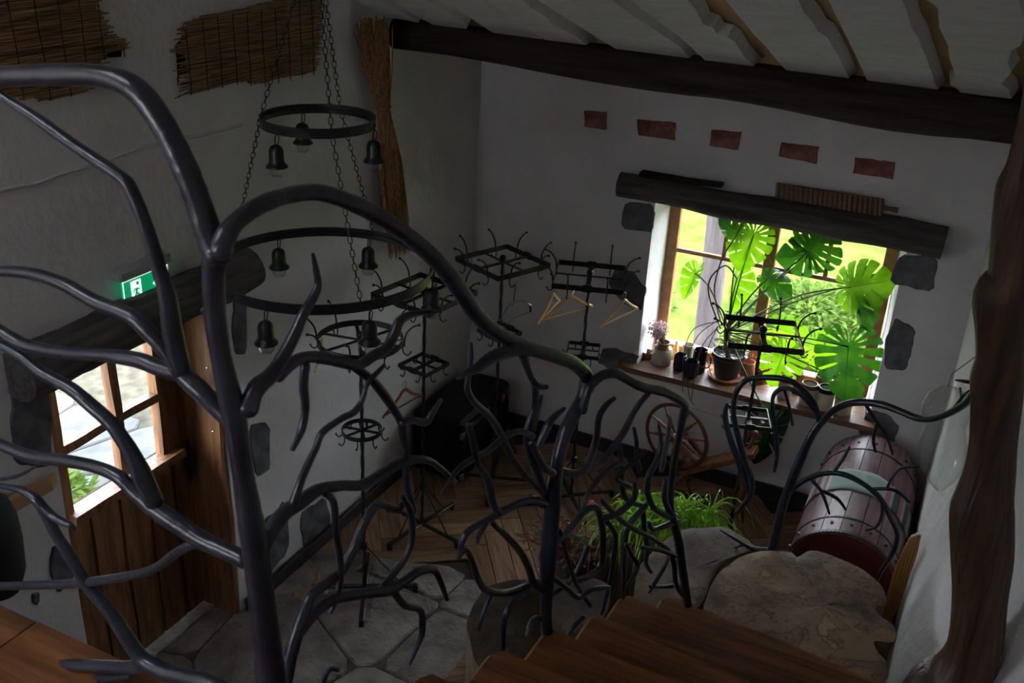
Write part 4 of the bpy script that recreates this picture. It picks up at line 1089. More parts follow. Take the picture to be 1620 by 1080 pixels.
# part beside the flight
B([(350, 398, 36), (354, 380, 36), (372, 352, 31), (408, 326, 29), (450, 310, 28), (500, 304, 28), (545, 316, 28), (590, 337, 28), (640, 369, 28), (690, 412, 28), (725, 455, 28), (752, 495, 27), (785, 525, 24), (828, 547, 23), (870, 561, 23), (905, 573, 22), (926, 592, 22), (930, 615, 22)], PL2, name='handrail', k=5, n=14)
L2 = [
 [(392, 648, 34), (405, 615, 30), (430, 592, 26), (450, 560, 22), (467, 527, 20), (480, 497, 18), (497, 468, 15), (503, 450, 13), (500, 427, 11), (495, 402, 6)],
 [(440, 596, 20), (467, 571, 20), (493, 564, 20), (520, 568, 20), (543, 573, 19), (567, 577, 18), (592, 562, 18), (612, 550, 18), (624, 527, 18), (633, 507, 16), (653, 497, 12), (687, 492, 8)],
 [(552, 573, 16), (587, 600, 16), (607, 623, 16), (623, 647, 14), (635, 668, 14), (638, 693, 12), (643, 720, 12), (643, 760, 12), (650, 790, 12), (655, 810, 10)],
 [(636, 668, 12), (652, 664, 12), (673, 668, 12), (684, 653, 11), (697, 633, 7)],
 [(483, 578, 16), (480, 610, 16), (483, 643, 14), (479, 672, 14), (472, 692, 12), (463, 710, 9)],
 [(410, 870, 34), (432, 835, 27), (450, 811, 25), (477, 793, 24), (503, 775, 21), (540, 768, 18), (573, 767, 18), (607, 748, 19), (640, 730, 17), (673, 727, 12), (697, 741, 10), (720, 762, 8)],
 [(465, 795, 17), (476, 760, 14), (487, 735, 13), (500, 708, 12), (510, 684, 12), (540, 662, 11), (560, 652, 12), (573, 633, 10), (581, 607, 9), (598, 588, 8), (608, 577, 5)],
 [(512, 778, 13), (528, 795, 12), (531, 838, 12), (537, 880, 12), (539, 910, 11), (532, 945, 10), (523, 968, 7)],
 [(446, 1100, 24), (452, 1075, 23), (458, 1045, 22), (467, 1010, 22), (479, 973, 20), (494, 940, 19), (520, 920, 17), (541, 902, 16), (560, 867, 15), (577, 827, 14), (598, 798, 14), (628, 806, 12), (640, 790, 9)],
 [(474, 1000, 18), (500, 968, 18), (527, 948, 18), (550, 942, 18), (580, 938, 17), (617, 933, 17), (640, 920, 15), (663, 904, 14), (686, 902, 12), (697, 920, 10), (707, 948, 7)],
 [(597, 937, 12), (614, 918, 12), (640, 884, 11), (652, 850, 11), (650, 810, 12), (637, 785, 8)],
 [(622, 934, 13), (640, 957, 12), (665, 965, 12), (668, 997, 11), (661, 1020, 9), (648, 1050, 5)],
 [(510, 1100, 9), (514, 1070, 10), (523, 1057, 10), (534, 1059, 9)],
]
for i, q in enumerate(L2): B(q, PL2, off=0, off1=0 if i < 1 else .015 * ((i % 3) - 1))
# middle post
B([(929, 598, 22), (922, 630, 22), (908, 655, 22), (896, 680, 23), (887, 710, 22), (880, 745, 21), (874, 800, 25), (870, 850, 27), (867, 890, 27), (865, 930, 21), (864, 965, 19), (865, 1000, 19)], PL2, name='post', k=5, n=14)
C = [
 [(724, 598, 7), (740, 588, 12), (755, 582, 17), (780, 564, 21), (823, 551, 23), (857, 557, 22), (900, 571, 20), (922, 585, 18)],
 [(745, 543, 6), (745, 567, 9), (741, 595, 9), (740, 617, 10), (752, 638, 12), (773, 657, 12), (787, 677, 13), (799, 700, 12), (812, 725, 11), (832, 752, 10), (858, 780, 9)],
 [(827, 560, 15), (836, 587, 12), (846, 612, 12), (845, 643, 12), (837, 670, 12), (834, 695, 13), (840, 722, 15), (850, 748, 15), (862, 787, 14)],
 [(842, 602, 11), (853, 611, 10), (865, 612, 8)],
 [(857, 626, 5), (850, 650, 10), (843, 680, 10)],
 [(893, 646, 6), (873, 663, 12), (860, 688, 12), (848, 712, 11)],
 [(740, 672, 8), (747, 693, 11), (753, 722, 11), (757, 735, 11), (773, 762, 14), (780, 795, 14), (790, 812, 12)],
 [(700, 780, 6), (712, 760, 8), (727, 740, 10), (755, 722, 11), (773, 712, 11), (800, 690, 11), (823, 682, 10), (843, 690, 10)],
 [(862, 798, 13), (840, 791, 12), (813, 800, 12), (780, 817, 13), (755, 830, 12), (738, 843, 12), (730, 860, 10), (727, 882, 6)],
 [(770, 827, 9), (757, 847, 9), (755, 857, 7)],
 [(780, 828, 10), (803, 850, 11), (823, 873, 12), (837, 900, 12), (845, 923, 13), (864, 934, 14)],
 [(725, 881, 8), (736, 870, 11), (747, 888, 10), (757, 917, 11), (769, 933, 12), (793, 938, 13), (820, 932, 14), (843, 920, 13)],
 [(796, 1026, 8), (796, 994, 10), (801, 971, 10), (816, 950, 12), (834, 938, 12)],
 [(757, 997, 5), (762, 976, 8), (770, 956, 8), (778, 940, 8)],
 [(834, 1005, 7), (842, 981, 9), (855, 978, 9), (866, 990, 9)],
 [(840, 700, 12), (860, 737, 12), (875, 748, 12)],
]
for i, q in enumerate(C): B(q, PL2, off=0, off1=.02 * ((i % 3) - 1))
B([(922, 650, 14), (929, 620, 14), (938, 606, 15), (952, 594, 16), (973, 590, 16), (993, 600, 16), (1017, 612, 16), (1047, 618, 16), (1070, 629, 15), (1082, 639, 14), (1084, 655, 13)], PL3, name='handrail', k=5, n=12)
B([(1084, 640, 13), (1080, 660, 13), (1073, 700, 12), (1064, 750, 11), (1061, 800, 11), (1068, 832, 13), (1074, 858, 14), (1079, 894, 14), (1083, 922, 14), (1089, 962, 13)], PL3, name='post', k=5, n=12)
D = [
 [(878, 740, 14), (900, 748, 14), (923, 743, 14), (942, 700, 12), (947, 662, 11), (958, 642, 10), (972, 630, 7)],
 [(923, 743, 14), (950, 733, 12), (970, 707, 12), (987, 683, 12), (1000, 657, 11), (1012, 638, 10), (1026, 622, 9)],
 [(1003, 677, 6), (1007, 700, 8), (1007, 722, 8), (1012, 742, 8)],
 [(1060, 660, 5), (1057, 687, 8), (1052, 715, 8), (1046, 745, 8)],
 [(866, 870, 12), (900, 838, 12), (926, 807, 12), (944, 804, 12), (952, 830, 11), (954, 856, 11), (952, 889, 11), (939, 907, 10), (915, 918, 9)],
 [(923, 804, 7), (929, 783, 8), (947, 757, 10), (967, 739, 9), (982, 733, 8), (984, 755, 9), (988, 786, 9), (1014, 799, 9), (1026, 794, 8)],
 [(952, 819, 11), (973, 814, 11), (991, 801, 11), (1004, 786, 10), (1004, 765, 7)],
 [(952, 791, 8), (978, 819, 9), (1004, 837, 9), (1030, 850, 8), (1056, 869, 8), (1066, 890, 9), (1069, 923, 8), (1080, 942, 7)],
 [(1022, 799, 9), (1004, 819, 10), (991, 840, 10), (988, 871, 9), (987, 907, 8), (986, 946, 6)],
 [(991, 861, 8), (1000, 880, 8), (1009, 897, 8), (993, 926, 6)],
 [(960, 824, 9), (973, 845, 9), (971, 881, 9), (965, 920, 8), (952, 970, 6)],
 [(1018, 804, 8), (1019, 835, 9), (1024, 866, 9), (1022, 890, 8), (1030, 905, 6)],
 [(1024, 778, 10), (1032, 799, 10), (1045, 811, 10), (1062, 818, 10)],
 [(1027, 827, 7), (1034, 837, 9), (1056, 830, 9), (1071, 824, 9)],
 [(1024, 780, 10), (1027, 752, 11), (1040, 726, 10), (1046, 700, 8), (1042, 672, 5)],
 [(1053, 760, 9), (1052, 791, 10), (1062, 813, 10)],
 [(1027, 936, 6), (1045, 907, 8), (1058, 880, 8)],
 [(1028, 927, 6), (1048, 928, 7), (1068, 926, 8)],
 [(1014, 866, 6), (1045, 870, 8), (1068, 879, 8)],
 [(886, 840, 8), (899, 888, 8), (912, 924, 8), (934, 958, 6)],
 [(930, 865, 9), (917, 896, 8), (899, 922, 8), (872, 941, 8)],
 [(870, 910, 10), (897, 930, 9), (915, 945, 9), (938, 932, 9), (963, 929, 8)],
 [(897, 1005, 6), (910, 987, 9), (923, 976, 8)],
 [(978, 700, 9), (983, 726, 9), (984, 748, 8)],
 [(1000, 770, 8), (975, 756, 8), (1004, 730, 7), (1020, 712, 6)],
]
for i, q in enumerate(D): B(q, PL3, off=0, off1=.03 * ((i % 3) - 1), n=8)
r2 = thing('landing_railing', 'thin black forged branch railing between the big burl step and the wall post', 'railing', aty(1220, 868, -2.25))
B2 = lambda *a, **k: branch(*a, parent=r2, **k)
B2([(1301, 664, 12), (1282, 693, 14), (1259, 744, 15), (1241, 791, 14), (1232, 827, 15), (1221, 870, 14), (1216, 900, 13)], PL4, name='post', n=12)
B2([(1300, 670, 10), (1315, 652, 11), (1336, 640, 12), (1359, 636, 12), (1392, 639, 12), (1421, 649, 11), (1451, 661, 11), (1475, 662, 11), (1504, 652, 11), (1528, 637, 12), (1541, 620, 12), (1556, 600, 12), (1570, 590, 12)], PL4, name='handrail', k=5, n=12, off=0, off1=-.72)
B2([(1298, 672, 10), (1288, 640, 10), (1273, 619, 10), (1250, 602, 10), (1220, 597, 10), (1186, 599, 9), (1170, 611, 9), (1162, 631, 9), (1161, 658, 9), (1167, 687, 10), (1178, 726, 11), (1189, 761, 11), (1185, 785, 10), (1174, 800, 8), (1164, 812, 7)], PL4)
B2([(1150, 640, 7), (1147, 661, 9), (1155, 693, 10), (1167, 726, 11), (1180, 763, 10), (1186, 780, 9)], PL4)
E4 = [
 [(1291, 650, 9), (1270, 626, 9), (1250, 615, 8), (1234, 616, 8), (1223, 628, 7), (1223, 655, 7), (1228, 687, 7), (1229, 720, 7), (1225, 745, 6)],
 [(1241, 618, 5), (1249, 645, 5), (1254, 672, 4)],
 [(1371, 642, 6), (1389, 670, 6), (1404, 692, 6), (1412, 718, 4)], [(1388, 670, 6), (1382, 694, 6), (1385, 714, 4)],
 [(1246, 780, 9), (1270, 761, 9), (1297, 750, 9), (1324, 748, 9), (1350, 756, 9), (1377, 773, 9), (1395, 791, 9), (1410, 821, 9), (1420, 846, 8), (1414, 872, 8), (1396, 900, 7), (1384, 925, 5)],
 [(1318, 747, 6), (1333, 726, 6), (1344, 707, 4)], [(1285, 760, 6), (1300, 778, 6), (1312, 812, 4)], [(1300, 776, 6), (1324, 788, 6), (1338, 806, 4)],
 [(1377, 773, 6), (1404, 773, 6), (1421, 778, 6), (1439, 794, 4)], [(1404, 771, 5), (1413, 753, 5), (1427, 740, 4), (1454, 738, 3)], [(1396, 795, 6), (1395, 818, 6), (1386, 833, 5), (1371, 838, 4)],
 [(1510, 645, 6), (1525, 625, 5), (1536, 616, 3)], [(1519, 614, 4), (1521, 630, 5)],
]
for q in E4: B2(q, PL4, n=8, off1=-.1 if q[0][0] > 1500 else 0, off=-.35 if q[0][0] > 1500 else 0)
B2([(1140, 838, 3), (1164, 853, 5), (1190, 867, 7), (1225, 870, 8)], PL4, n=8, off=.05, name='twig'); B2([(1155, 870, 4), (1173, 862, 5), (1188, 866, 5)], PL4, n=8, off=.05, name='twig')

# ================================================================== POST ON THE RIGHT WALL
pp = []
for u, v, w_ in [(1668, -60, 44), (1652, 60, 42), (1638, 165, 42), (1621, 235, 42), (1614, 262, 44), (1610, 292, 64), (1607, 340, 70), (1606, 395, 74), (1603, 440, 76), (1586, 468, 84), (1583, 520, 74), (1582, 565, 72), (1577, 600, 80), (1576, 640, 76), (1572, 700, 70), (1568, 744, 74), (1560, 785, 84), (1556, 812, 92), (1554, 880, 90), (1547, 953, 80), (1540, 1030, 84), (1524, 1075, 110), (1500, 1120, 150)]:
    p = aty(u, v, -3.0); pp.append((p.x, p.y, p.z, w_ * .5 * depth(p) / F))
last = pp[-1]; pp.append((last[0] + .04, last[1], .4, last[3])); pp.append((last[0] + .05, last[1], .0, last[3] * 1.1))
q = crom(pp, 4)
mb = MB().tube([Vector(a[:3]) for a in q], [a[3] for a in q], 20)
for i, p in enumerate(mb.v):
    cpt = Vector(q[i // 20][:3]); d = p - cpt; mb.v[i] = cpt + d * (1 + .14 * nz(p.x * 5, p.y * 5, p.z * 1.6))
po = thing('wall_post', 'gnarled peeled tree trunk post standing against the right wall', 'post', (3.95, -3.0, 0))
mb.build('trunk', 'post', po, angle=70)
branch([(1512, 601, 3), (1525, 603, 6), (1545, 606, 8)], ((0, -2.85, 0), Vector((0, 1, 0))), po, name='iron_peg', n=8)

# ================================================================== DOMED CHEST
cz = .48
chx0, chx1, chy0, chy1 = 2.97, 3.62, -1.45, -.14
ch = thing('domed_chest', 'red-brown dome-lidded chest with iron straps in the corner under the window', 'chest', ((chx0 + chx1) / 2, (chy0 + chy1) / 2, 0))
cxm = (chx0 + chx1) / 2; hw = (chx1 - chx0) / 2; dome = .32
def arc(t): a = math.pi * (1 - t); return Vector((cxm + hw * math.cos(a), 0, cz + dome * math.sin(a)))
MB().box((cxm, (chy0 + chy1) / 2, cz / 2 + .03), (hw * 2 - .01, chy1 - chy0 - .01, cz - .06), bev=.01).build('body', 'chestred', ch)
# lid end panels
for y in (chy0 + .004, chy1 - .03):
    MB().prism([Vector((p.x, y, p.z)) for p in [arc(i / 24) for i in range(25)]], (0, .026, 0)).build('lid_end', 'chestred', ch)
nb = 9
for i in range(nb):
    A = []; t0, t1 = i / nb + .002, (i + 1) / nb - .002
    inn = []; out = []
    for k in range(4):
        p = arc(t0 + (t1 - t0) * k / 3); out.append(p); inn.append(Vector((cxm + (p.x - cxm) * .95, 0, cz + (p.z - cz) * .94)))
    prof = out + inn[::-1]
    MB().prism([Vector((p.x, chy0, p.z)) for p in prof], (0, chy1 - chy0, 0)).build('lid_stave', 'chestboard', ch, angle=50)
def strap(y, w_, teeth):
    mb = MB(); n = 90
    for i in range(n + 1):
        t = i / n; p = arc(t); q = Vector((cxm + (p.x - cxm) * 1.012, 0, cz + (p.z - cz) * 1.014))
        z = .008 if (teeth and i % 2) else 0
        mb.v += [Vector((q.x, y - z, q.z)), Vector((q.x, y + w_, q.z)), Vector((p.x, y + w_, p.z)), Vector((p.x, y - z, p.z))]
    for i in range(n):
        for k in range(4): mb.f.append((i * 4 + k, i * 4 + 4 + k, i * 4 + 4 + (k + 1) % 4, i * 4 + (k + 1) % 4))
    return mb
strap(chy0 - .004, .02, True).build('toothed_band', 'chestmetal', ch, smooth=False); strap(chy0 + .17, .008, True).build('toothed_band', 'chestmetal', ch, smooth=False)
strap(chy1 - .22, .008, True).build('toothed_band', 'chestmetal', ch, smooth=False)
for y in (chy0 + .1, chy1 - .12):
    for i in range(nb):
        p = arc((i + .5) / nb); MB().box((cxm + (p.x - cxm) * 1.01, y, cz + (p.z - cz) * 1.01), (.018, .018, .006)).build('nail_plate', 'chestmetal', ch)
for sx_ in (-1, 1):
    for y in (chy0 + .06, chy1 - .06): MB().box((cxm + sx_ * (hw - .06), y, .04), (.08, .08, .08), bev=.01).build('foot', 'chestred', ch)
# woven runner lying across the lid
mb = MB(); n = 40; uv = []
yr0 = -.95; yr1 = -.68
for i in range(n + 1):
    t = -.02 + 1.06 * i / n; tt_ = min(max(t, 0), 1); p = arc(tt_); dz = 0
    if t < 0: dz = t * 1.0
    if t > 1: dz = (1 - t) * 1.0
    q = Vector((cxm + (p.x - cxm) * 1.025, 0, cz + (p.z - cz) * 1.03 + dz))
    for j in range(7):
        y = yr0 + (yr1 - yr0) * j / 6 - .10 * (t - .5) + .004 * math.sin(i * .9)
        mb.v.append(q + Vector((0, y, .002 * math.sin(j * 2 + i)))); uv.append((i / n, j / 6))
for i in range(n):
    for j in range(6): a = i * 7 + j; mb.f.append((a, a + 7, a + 8, a + 1))
mb.uv = uv
rn_ = mb.build('table_runner', 'runner', None)
tag(rn_, 'grey-green woven runner with pink and black stripes draped over the domed chest', 'cloth')
sol = rn_.modifiers.new('thick', 'SOLIDIFY'); sol.thickness = .003

# ================================================================== WICKER / BARK TRAY LEANING ON RIGHT WALL
p = [atx(u, v, 3.6) for u, v in ((1456, 846), (1440, 852), (1424, 880), (1410, 920), (1400, 960), (1400, 975))]
wk = thing('bark_slab', 'honey-coloured ribbed wooden slab leaning upright between the chest and the white wall', 'wood', (3.58, -2.1, .0))
a_ = [onp(u, v, (0, -1.75, 0), Vector((0, 1, 0))) for u, v in ((1455, 845), (1441, 850), (1428, 872), (1416, 905), (1404, 945), (1398, 975), (1404, 1010), (1412, 980), (1424, 955), (1434, 925), (1446, 890), (1452, 868))]
MB().prism(a_, (0, .035, 0), .006).build('board', 'wicker', wk)
for k in range(5):
    t = k / 4
    L_a = [a_[1].lerp(a_[0], t) + Vector((0, -.004, 0)), a_[3].lerp(a_[10], t * .9) + Vector((0, -.004, 0)), a_[5].lerp(a_[8], t * .6) + Vector((0, -.004, 0))]
    MB().tube(crom([tuple(q) for q in L_a], 4), .009, 6).build('rib', 'wicker', wk)
zb = min(v.z for v in a_)
MB().tube([(a_[6].x, -1.73, zb + .03), (a_[6].x + .0, -1.73, .0)], .02, 8).build('lower_end', 'wicker', wk)

# ================================================================== HANGING GLASS
pt = aty(1500, 612, -2.55); pb = aty(1486, 778, -2.55)
hh = (pt - pb).length; r_ = 40 * depth(pt) / F * .95
gl = thing('glass_vessel', 'clear blown-glass teardrop hanging on the right wall behind the rail end', 'glass vessel', pb)
prof = [(.003, 0), (.022, .05), (.05, .14), (.075, .27), (.082, .40), (.074, .52), (.066, .62), (.078, .74), (.08, .84), (.062, .93), (.03, .985), (.014, 1.0)]
k_ = r_ / .082
axis = (pt - pb)
mb = MB().lathe([(a * k_, b * hh) for a, b in prof] + [((a * k_ - .003) if a * k_ > .006 else .003, b * hh + .002) for a, b in prof[::-1]], 24, pb, axis=axis, cap=False)
mb.build('bowl', 'bubble', gl)
mb = MB().tube([pt + Vector((0, 0, -.005)), pt + Vector((.0, 0, .06)), pt + Vector((.12, .02, .22))], .002, 5); mb.build('cord', 'twig', gl)

# ================================================================== SPINNING WHEEL
wc = aty(1070, 690, -.46); rw = .262
sw = thing('spinning_wheel', 'old orange-brown spinning wheel below the window sill', 'spinning wheel', (wc.x + .25, -.42, 0))
def circ(c_, r_, n, ax1, ax2): return [c_ + ax1 * r_ * math.cos(2 * math.pi * i / n) + ax2 * r_ * math.sin(2 * math.pi * i / n) for i in range(n)]
wn = Vector((-.25, -1, .0)).normalized(); ax1 = Vector((0, 0, 1)).cross(wn).normalized(); ax2 = Vector((0, 0, 1))
mb = MB().tube(circ(wc, rw - .012, 48, ax1, ax2), .016, 8, closed=True, squash=.75); wheel = mb.build('drive_wheel', 'spindark', sw)
mb = MB().lathe([(.01, -.05), (.03, -.045), (.035, -.02), (.028, 0), (.035, .02), (.03, .045), (.01, .05)], 12, wc, axis=wn); mb.build('hub', 'spindark', wheel)
for i in range(10):
    a = 2 * math.pi * i / 10 + .25; d = ax1 * math.cos(a) + ax2 * math.sin(a)
    prof = [(.008, .03), (.008, .06), (.015, .08), (.009, .095), (.017, .12), (.011, .15), (.016, .17), (.008, .185), (.008, rw - .02)]
    MB().lathe(prof, 8, wc, axis=d).build('spoke', 'spin', wheel)
# slanting bench
ba = aty(1082, 742, -.42); bb = aty(1190, 716, -.42)
dirb = (bb - ba).normalized(); up = Vector((0, -1, 0)).cross(dirb)
rot = Matrix((dirb, Vector((0, 1, 0)), -up if up.z < 0 else up)).transposed()
MB().box((ba + bb) / 2, ((bb - ba).length + .06, .15, .045), mat3=rot, bev=.006).build('bench', 'spin', sw)
def turned(a, b, r_=.016, name='leg', m_='spin'):
    a = Vector(a); b = Vector(b); L = (b - a).length
    prof = [(r_ * .7, 0), (r_, L * .08), (r_ * 1.3, L * .14), (r_ * .8, L * .2), (r_ * 1.2, L * .35), (r_ * 1.25, L * .55), (r_ * .8, L * .7), (r_ * 1.3, L * .76), (r_ * .8, L * .82), (r_ * .9, L)]
    return MB().lathe(prof, 10, a, axis=b - a).build(name, m_, sw)
turned(ba + dirb * .06 + Vector((0, -.03, 0)), Vector((ba.x - .16, -.62, 0))); turned(ba + dirb * .06 + Vector((0, .03, 0)), Vector((ba.x - .02, -.16, 0))); turned(bb - dirb * .08, Vector((bb.x + .02, -.45, 0)))
for sg in (-1, 1): turned(wc + wn * .07 * sg + Vector((0, 0, .03)), ba.lerp(bb, .3) + wn * .06 * sg, .018, 'wheel_support')
turned(bb - dirb * .05 + Vector((0, .04, 0)), bb + Vector((.03, .04, .24)), .015, 'flyer_post'); turned(bb - dirb * .12 + Vector((0, -.05, 0)), bb + Vector((-.03, -.05, .22)), .015, 'flyer_post')
f0 = bb + Vector((.0, -.05, .17)); MB().lathe([(.006, 0), (.03, .01), (.03, .02), (.012, .03), (.012, .09), (.03, .1), (.03, .11), (.006, .12)], 12, f0, axis=(0.1, 1, 0)).build('bobbin', 'spindark', sw)
mb = MB().box((ba.x + .04, -.42, .07), (.34, .09, .014), bev=.003); mb.build('treadle', 'spindark', sw)
MB().tube([wc + wn * .06, Vector((ba.x + .1, -.45, .08))], .006, 6).build('footman', 'spindark', sw)
mb = MB(); mb.tube([wc + ax2 * (rw + .004), f0 + Vector((0, .05, .03))], .0016, 4); mb.tube([wc - ax2 * rw * .6 + ax1 * rw * .8, f0 + Vector((0, .05, -.03))], .0016, 4); mb.build('drive_band', 'twig', sw)

# ================================================================== BLACK CASE IN THE CORNER
bk = thing('luggage_case', 'black lidded case with brass clasps in the far corner behind the racks', 'case', (.27, -.60, 0))
MB().box((.265, -.62, .21), (.43, .82, .42), bev=.015).build('body', 'blackwood', bk)
MB().box((.265, -.62, .475), (.44, .83, .1), bev=.03).build('lid', 'blackwood', bk)
for y in (-.9, -.62, -.36):
    MB().box((.49, y, .43), (.012, .05, .07), bev=.003).build('clasp', 'brass', bk)
mb = MB()
for y in (-1.01, -.23):
    for z in (.04, .4): mb.box((.475, y, z), (.03, .04, .05), bev=.004)
mb.build('corner_fitting', 'brass', bk)
MB().tube(crom([(.485, -.7, .3), (.51, -.69, .27), (.51, -.62, .26), (.51, -.55, .27), (.485, -.54, .3)], 4), .008, 8).build('handle', 'blackwood', bk)

# ================================================================== LEFT EDGE: SHELF AND BAG
q = [atz(u, v, 1.68) for u, v in ((-60, 706), (0, 724), (30, 735), (45, 740), (57, 748), (56, 760))]
xs0 = .02
A = [Vector((xs0, q[-1].y + .0, 1.6)), Vector((.07, -4.2, 1.6)), Vector((.1, -4.26, 1.6)), Vector((.14, -4.5, 1.6)), Vector((.16, -5.0, 1.6)), Vector((xs0, -5.0, 1.6))]
pA = [onp(u, v, (0, 0, 1.66), Vector((0, 0, 1))) for u, v in ((56, 748), (50, 762), (20, 782), (-40, 812))]
A = [Vector((xs0, pA[0].y + .06, 1.6))] + [Vector((max(p.x, .06), p.y, 1.6)) for p in pA] + [Vector((xs0, pA[-1].y, 1.6))]
sf = MB().prism(A, (0, 0, .06), .01).build('wall_shelf', 'ochre', None, angle=30); tag(sf, 'thick rounded wooden shelf on the left wall, cut off by the frame edge', 'shelf')
pbag = atx(-8, 860, .14)
bg_ = thing('black_bag', 'black rounded bag with a small red tag at the left edge under the shelf', 'bag', (.14, pbag.y, pbag.z - .28))
prof = [(.01, -.27), (.07, -.25), (.105, -.16), (.115, 0), (.11, .12), (.085, .2), (.04, .235), (.01, .24)]
mb = MB().lathe(prof, 18, (.14, pbag.y, pbag.z)); 
for i, v in enumerate(mb.v): mb.v[i] = Vector((.14 + (v.x - .14) * .8, v.y, v.z))
mb.build('body', 'bag', bg_)
MB().tube(crom([(.14, pbag.y - .05, pbag.z + .22), (.14, pbag.y - .04, pbag.z + .3), (.14, pbag.y + .04, pbag.z + .3), (.14, pbag.y + .05, pbag.z + .22)], 4), .007, 6).build('strap', 'bag', bg_)
pr = atx(15, 850, .14); MB().box(pr, (.012, .045, .075), bev=.002).build('tag', 'red', bg_)
mb = MB().tube([(.0, pbag.y, pbag.z + .31), (.14, pbag.y, pbag.z + .295), (.15, pbag.y, pbag.z + .32)], .006, 6); pg = mb.build('wall_peg', 'blackiron', None); tag(pg, 'small iron peg holding the black bag at the left edge', 'peg')

# ================================================================== PLANTS
def monstera_leaf(size, lobes=6, curl=.25, gap=.5, heart=1.0):
    def outl(a):   # half outline radius, a=0 tip .. pi back
        x = a / math.pi
        tab = [(0, 1.12), (.08, .98), (.2, .84), (.36, .74), (.5, .68), (.7, .6), (.88, .5), (1.0, .2)]
        for (p, q_), (r_, s_) in zip(tab, tab[1:]):
            if p <= x <= r_: return q_ + (s_ - q_) * (x - p) / (r_ - p)
        return .2
    def root(a): return max(0.0, .55 * (1 - a / (math.pi * .55)))
    rho = [0, .28, .38, .6, .8, .93, 1.0]
    mb = MB()
    for sg in (-1, 1):
        A = [math.pi * (i / lobes) ** .92 for i in range(lobes + 1)]
        for k in range(lobes):
            a0, a1 = A[k], A[k + 1]; da = a1 - a0; base = len(mb.v); cols = 4
            for r_ in rho:
                g = 0 if r_ < .3 else min(.4 * da, .05 * gap / (r_ * max(.3, outl((a0 + a1) / 2))) * (.5 if r_ < .4 else 1.0 if r_ < .9 else 1.1 if r_ < .97 else 2.6))
                for c_ in range(cols + 1):
                    lo = a0 + (g if k > 0 else 0); hi = a1 - (g if True else 0)
                    a = lo + (hi - lo) * c_ / cols
                    o_ = Vector((math.sin(a) * outl(a), math.cos(a) * outl(a)))
                    rt = Vector((0, root(a))); p = rt + (o_ - rt) * r_
                    x, y = p.x * sg, p.y
                    z = -curl * (x * x * 1.3 + max(0, y) ** 2 * .4) - .12 * abs(x) + .03 * math.sin(k * 2.1) * r_
                    mb.v.append(Vector((x, y, z)) * size)
            for i in range(len(rho) - 1):
                for c_ in range(cols):
                    q = base + i * (cols + 1) + c_
                    f = (q, q + 1, q + cols + 2, q + cols + 1); mb.f.append(f if sg > 0 else f[::-1])
    return mb
def place_leaf(parent, u, v, y, size_px, ang, pitch, yaw=0.0, material='monstera', lobes=6, curl=.3, gap=.5, name='leaf', width=1.0):
    """leaf whose petiole joint sits at (u,v,y); ang = direction of tip in the picture (deg, 0 = down, 90 = right); pitch = how far it faces the room"""
    p = aty(u, v, y); s = size_px * .9 * depth(p) / F; lobes += 1
    mb = monstera_leaf(s, lobes, curl, gap)
    # tip direction in the xz plane
    a = R(ang); tip = Vector((math.sin(a), -math.sin(R(pitch)) * .9, -math.cos(a))).normalized()
    nrm = Vector((math.sin(R(yaw)), -1, .35)); nrm = (nrm - tip * nrm.dot(tip)).normalized(); side = tip.cross(nrm)
    m3 = Matrix((side * width, tip, nrm)).transposed()
    mb.v = [p + m3 @ q for q in mb.v]
    lf = mb.build(name, material, parent, angle=60)
    MB().tube([p + m3 @ (Vector((0, t * s, -curl * .35 * t * t * s + .003 * s))) for t in (0, .25, .5, .75, .92)], [.011 * s, .009 * s, .007 * s, .005 * s, .003 * s], 5).build('midrib', 'stem', lf)
    return p
potc = aty(1147, 600, .12)
pz = .84; px_, py_ = potc.x, .12
mo = thing('monstera_plant', 'large monstera in a black pot on the window sill, leaves over the panes', 'plant', (px_, py_, pz))
mb = MB().lathe([(.085, pz + .02), (.09, pz + .03), (.118, pz + .185), (.128, pz + .19), (.128, pz + .215), (.118, pz + .215), (.112, pz + .18), (.08, pz + .175)], 24, (px_, py_, 0)); mb.build('pot', 'blackpot', mo)
MB().lathe([(.003, pz + .165), (.1, pz + .18), (.113, pz + .17)], 18, (px_, py_, 0)).build('soil', 'soil', mo)
sc_ = MB().lathe([(.1, pz), (.125, pz + .003), (.142, pz + .028), (.136, pz + .03), (.12, pz + .012), (.09, pz + .018)], 24, (px_, py_, 0)).build('pot_saucer', 'terracotta', None); tag(sc_, 'terracotta saucer under the black monstera pot', 'saucer')
crown = aty(1150, 520, .12)
trunk_pts = [Vector((px_ + .0, py_, pz + .17)), Vector((px_ - .02, py_ - .02, pz + .26)), crown, crown + Vector((.05, .0, .12))]
MB().tube(crom([tuple(q) for q in trunk_pts], 4), [.02] * 13, 8).build('stem', 'twig', mo)
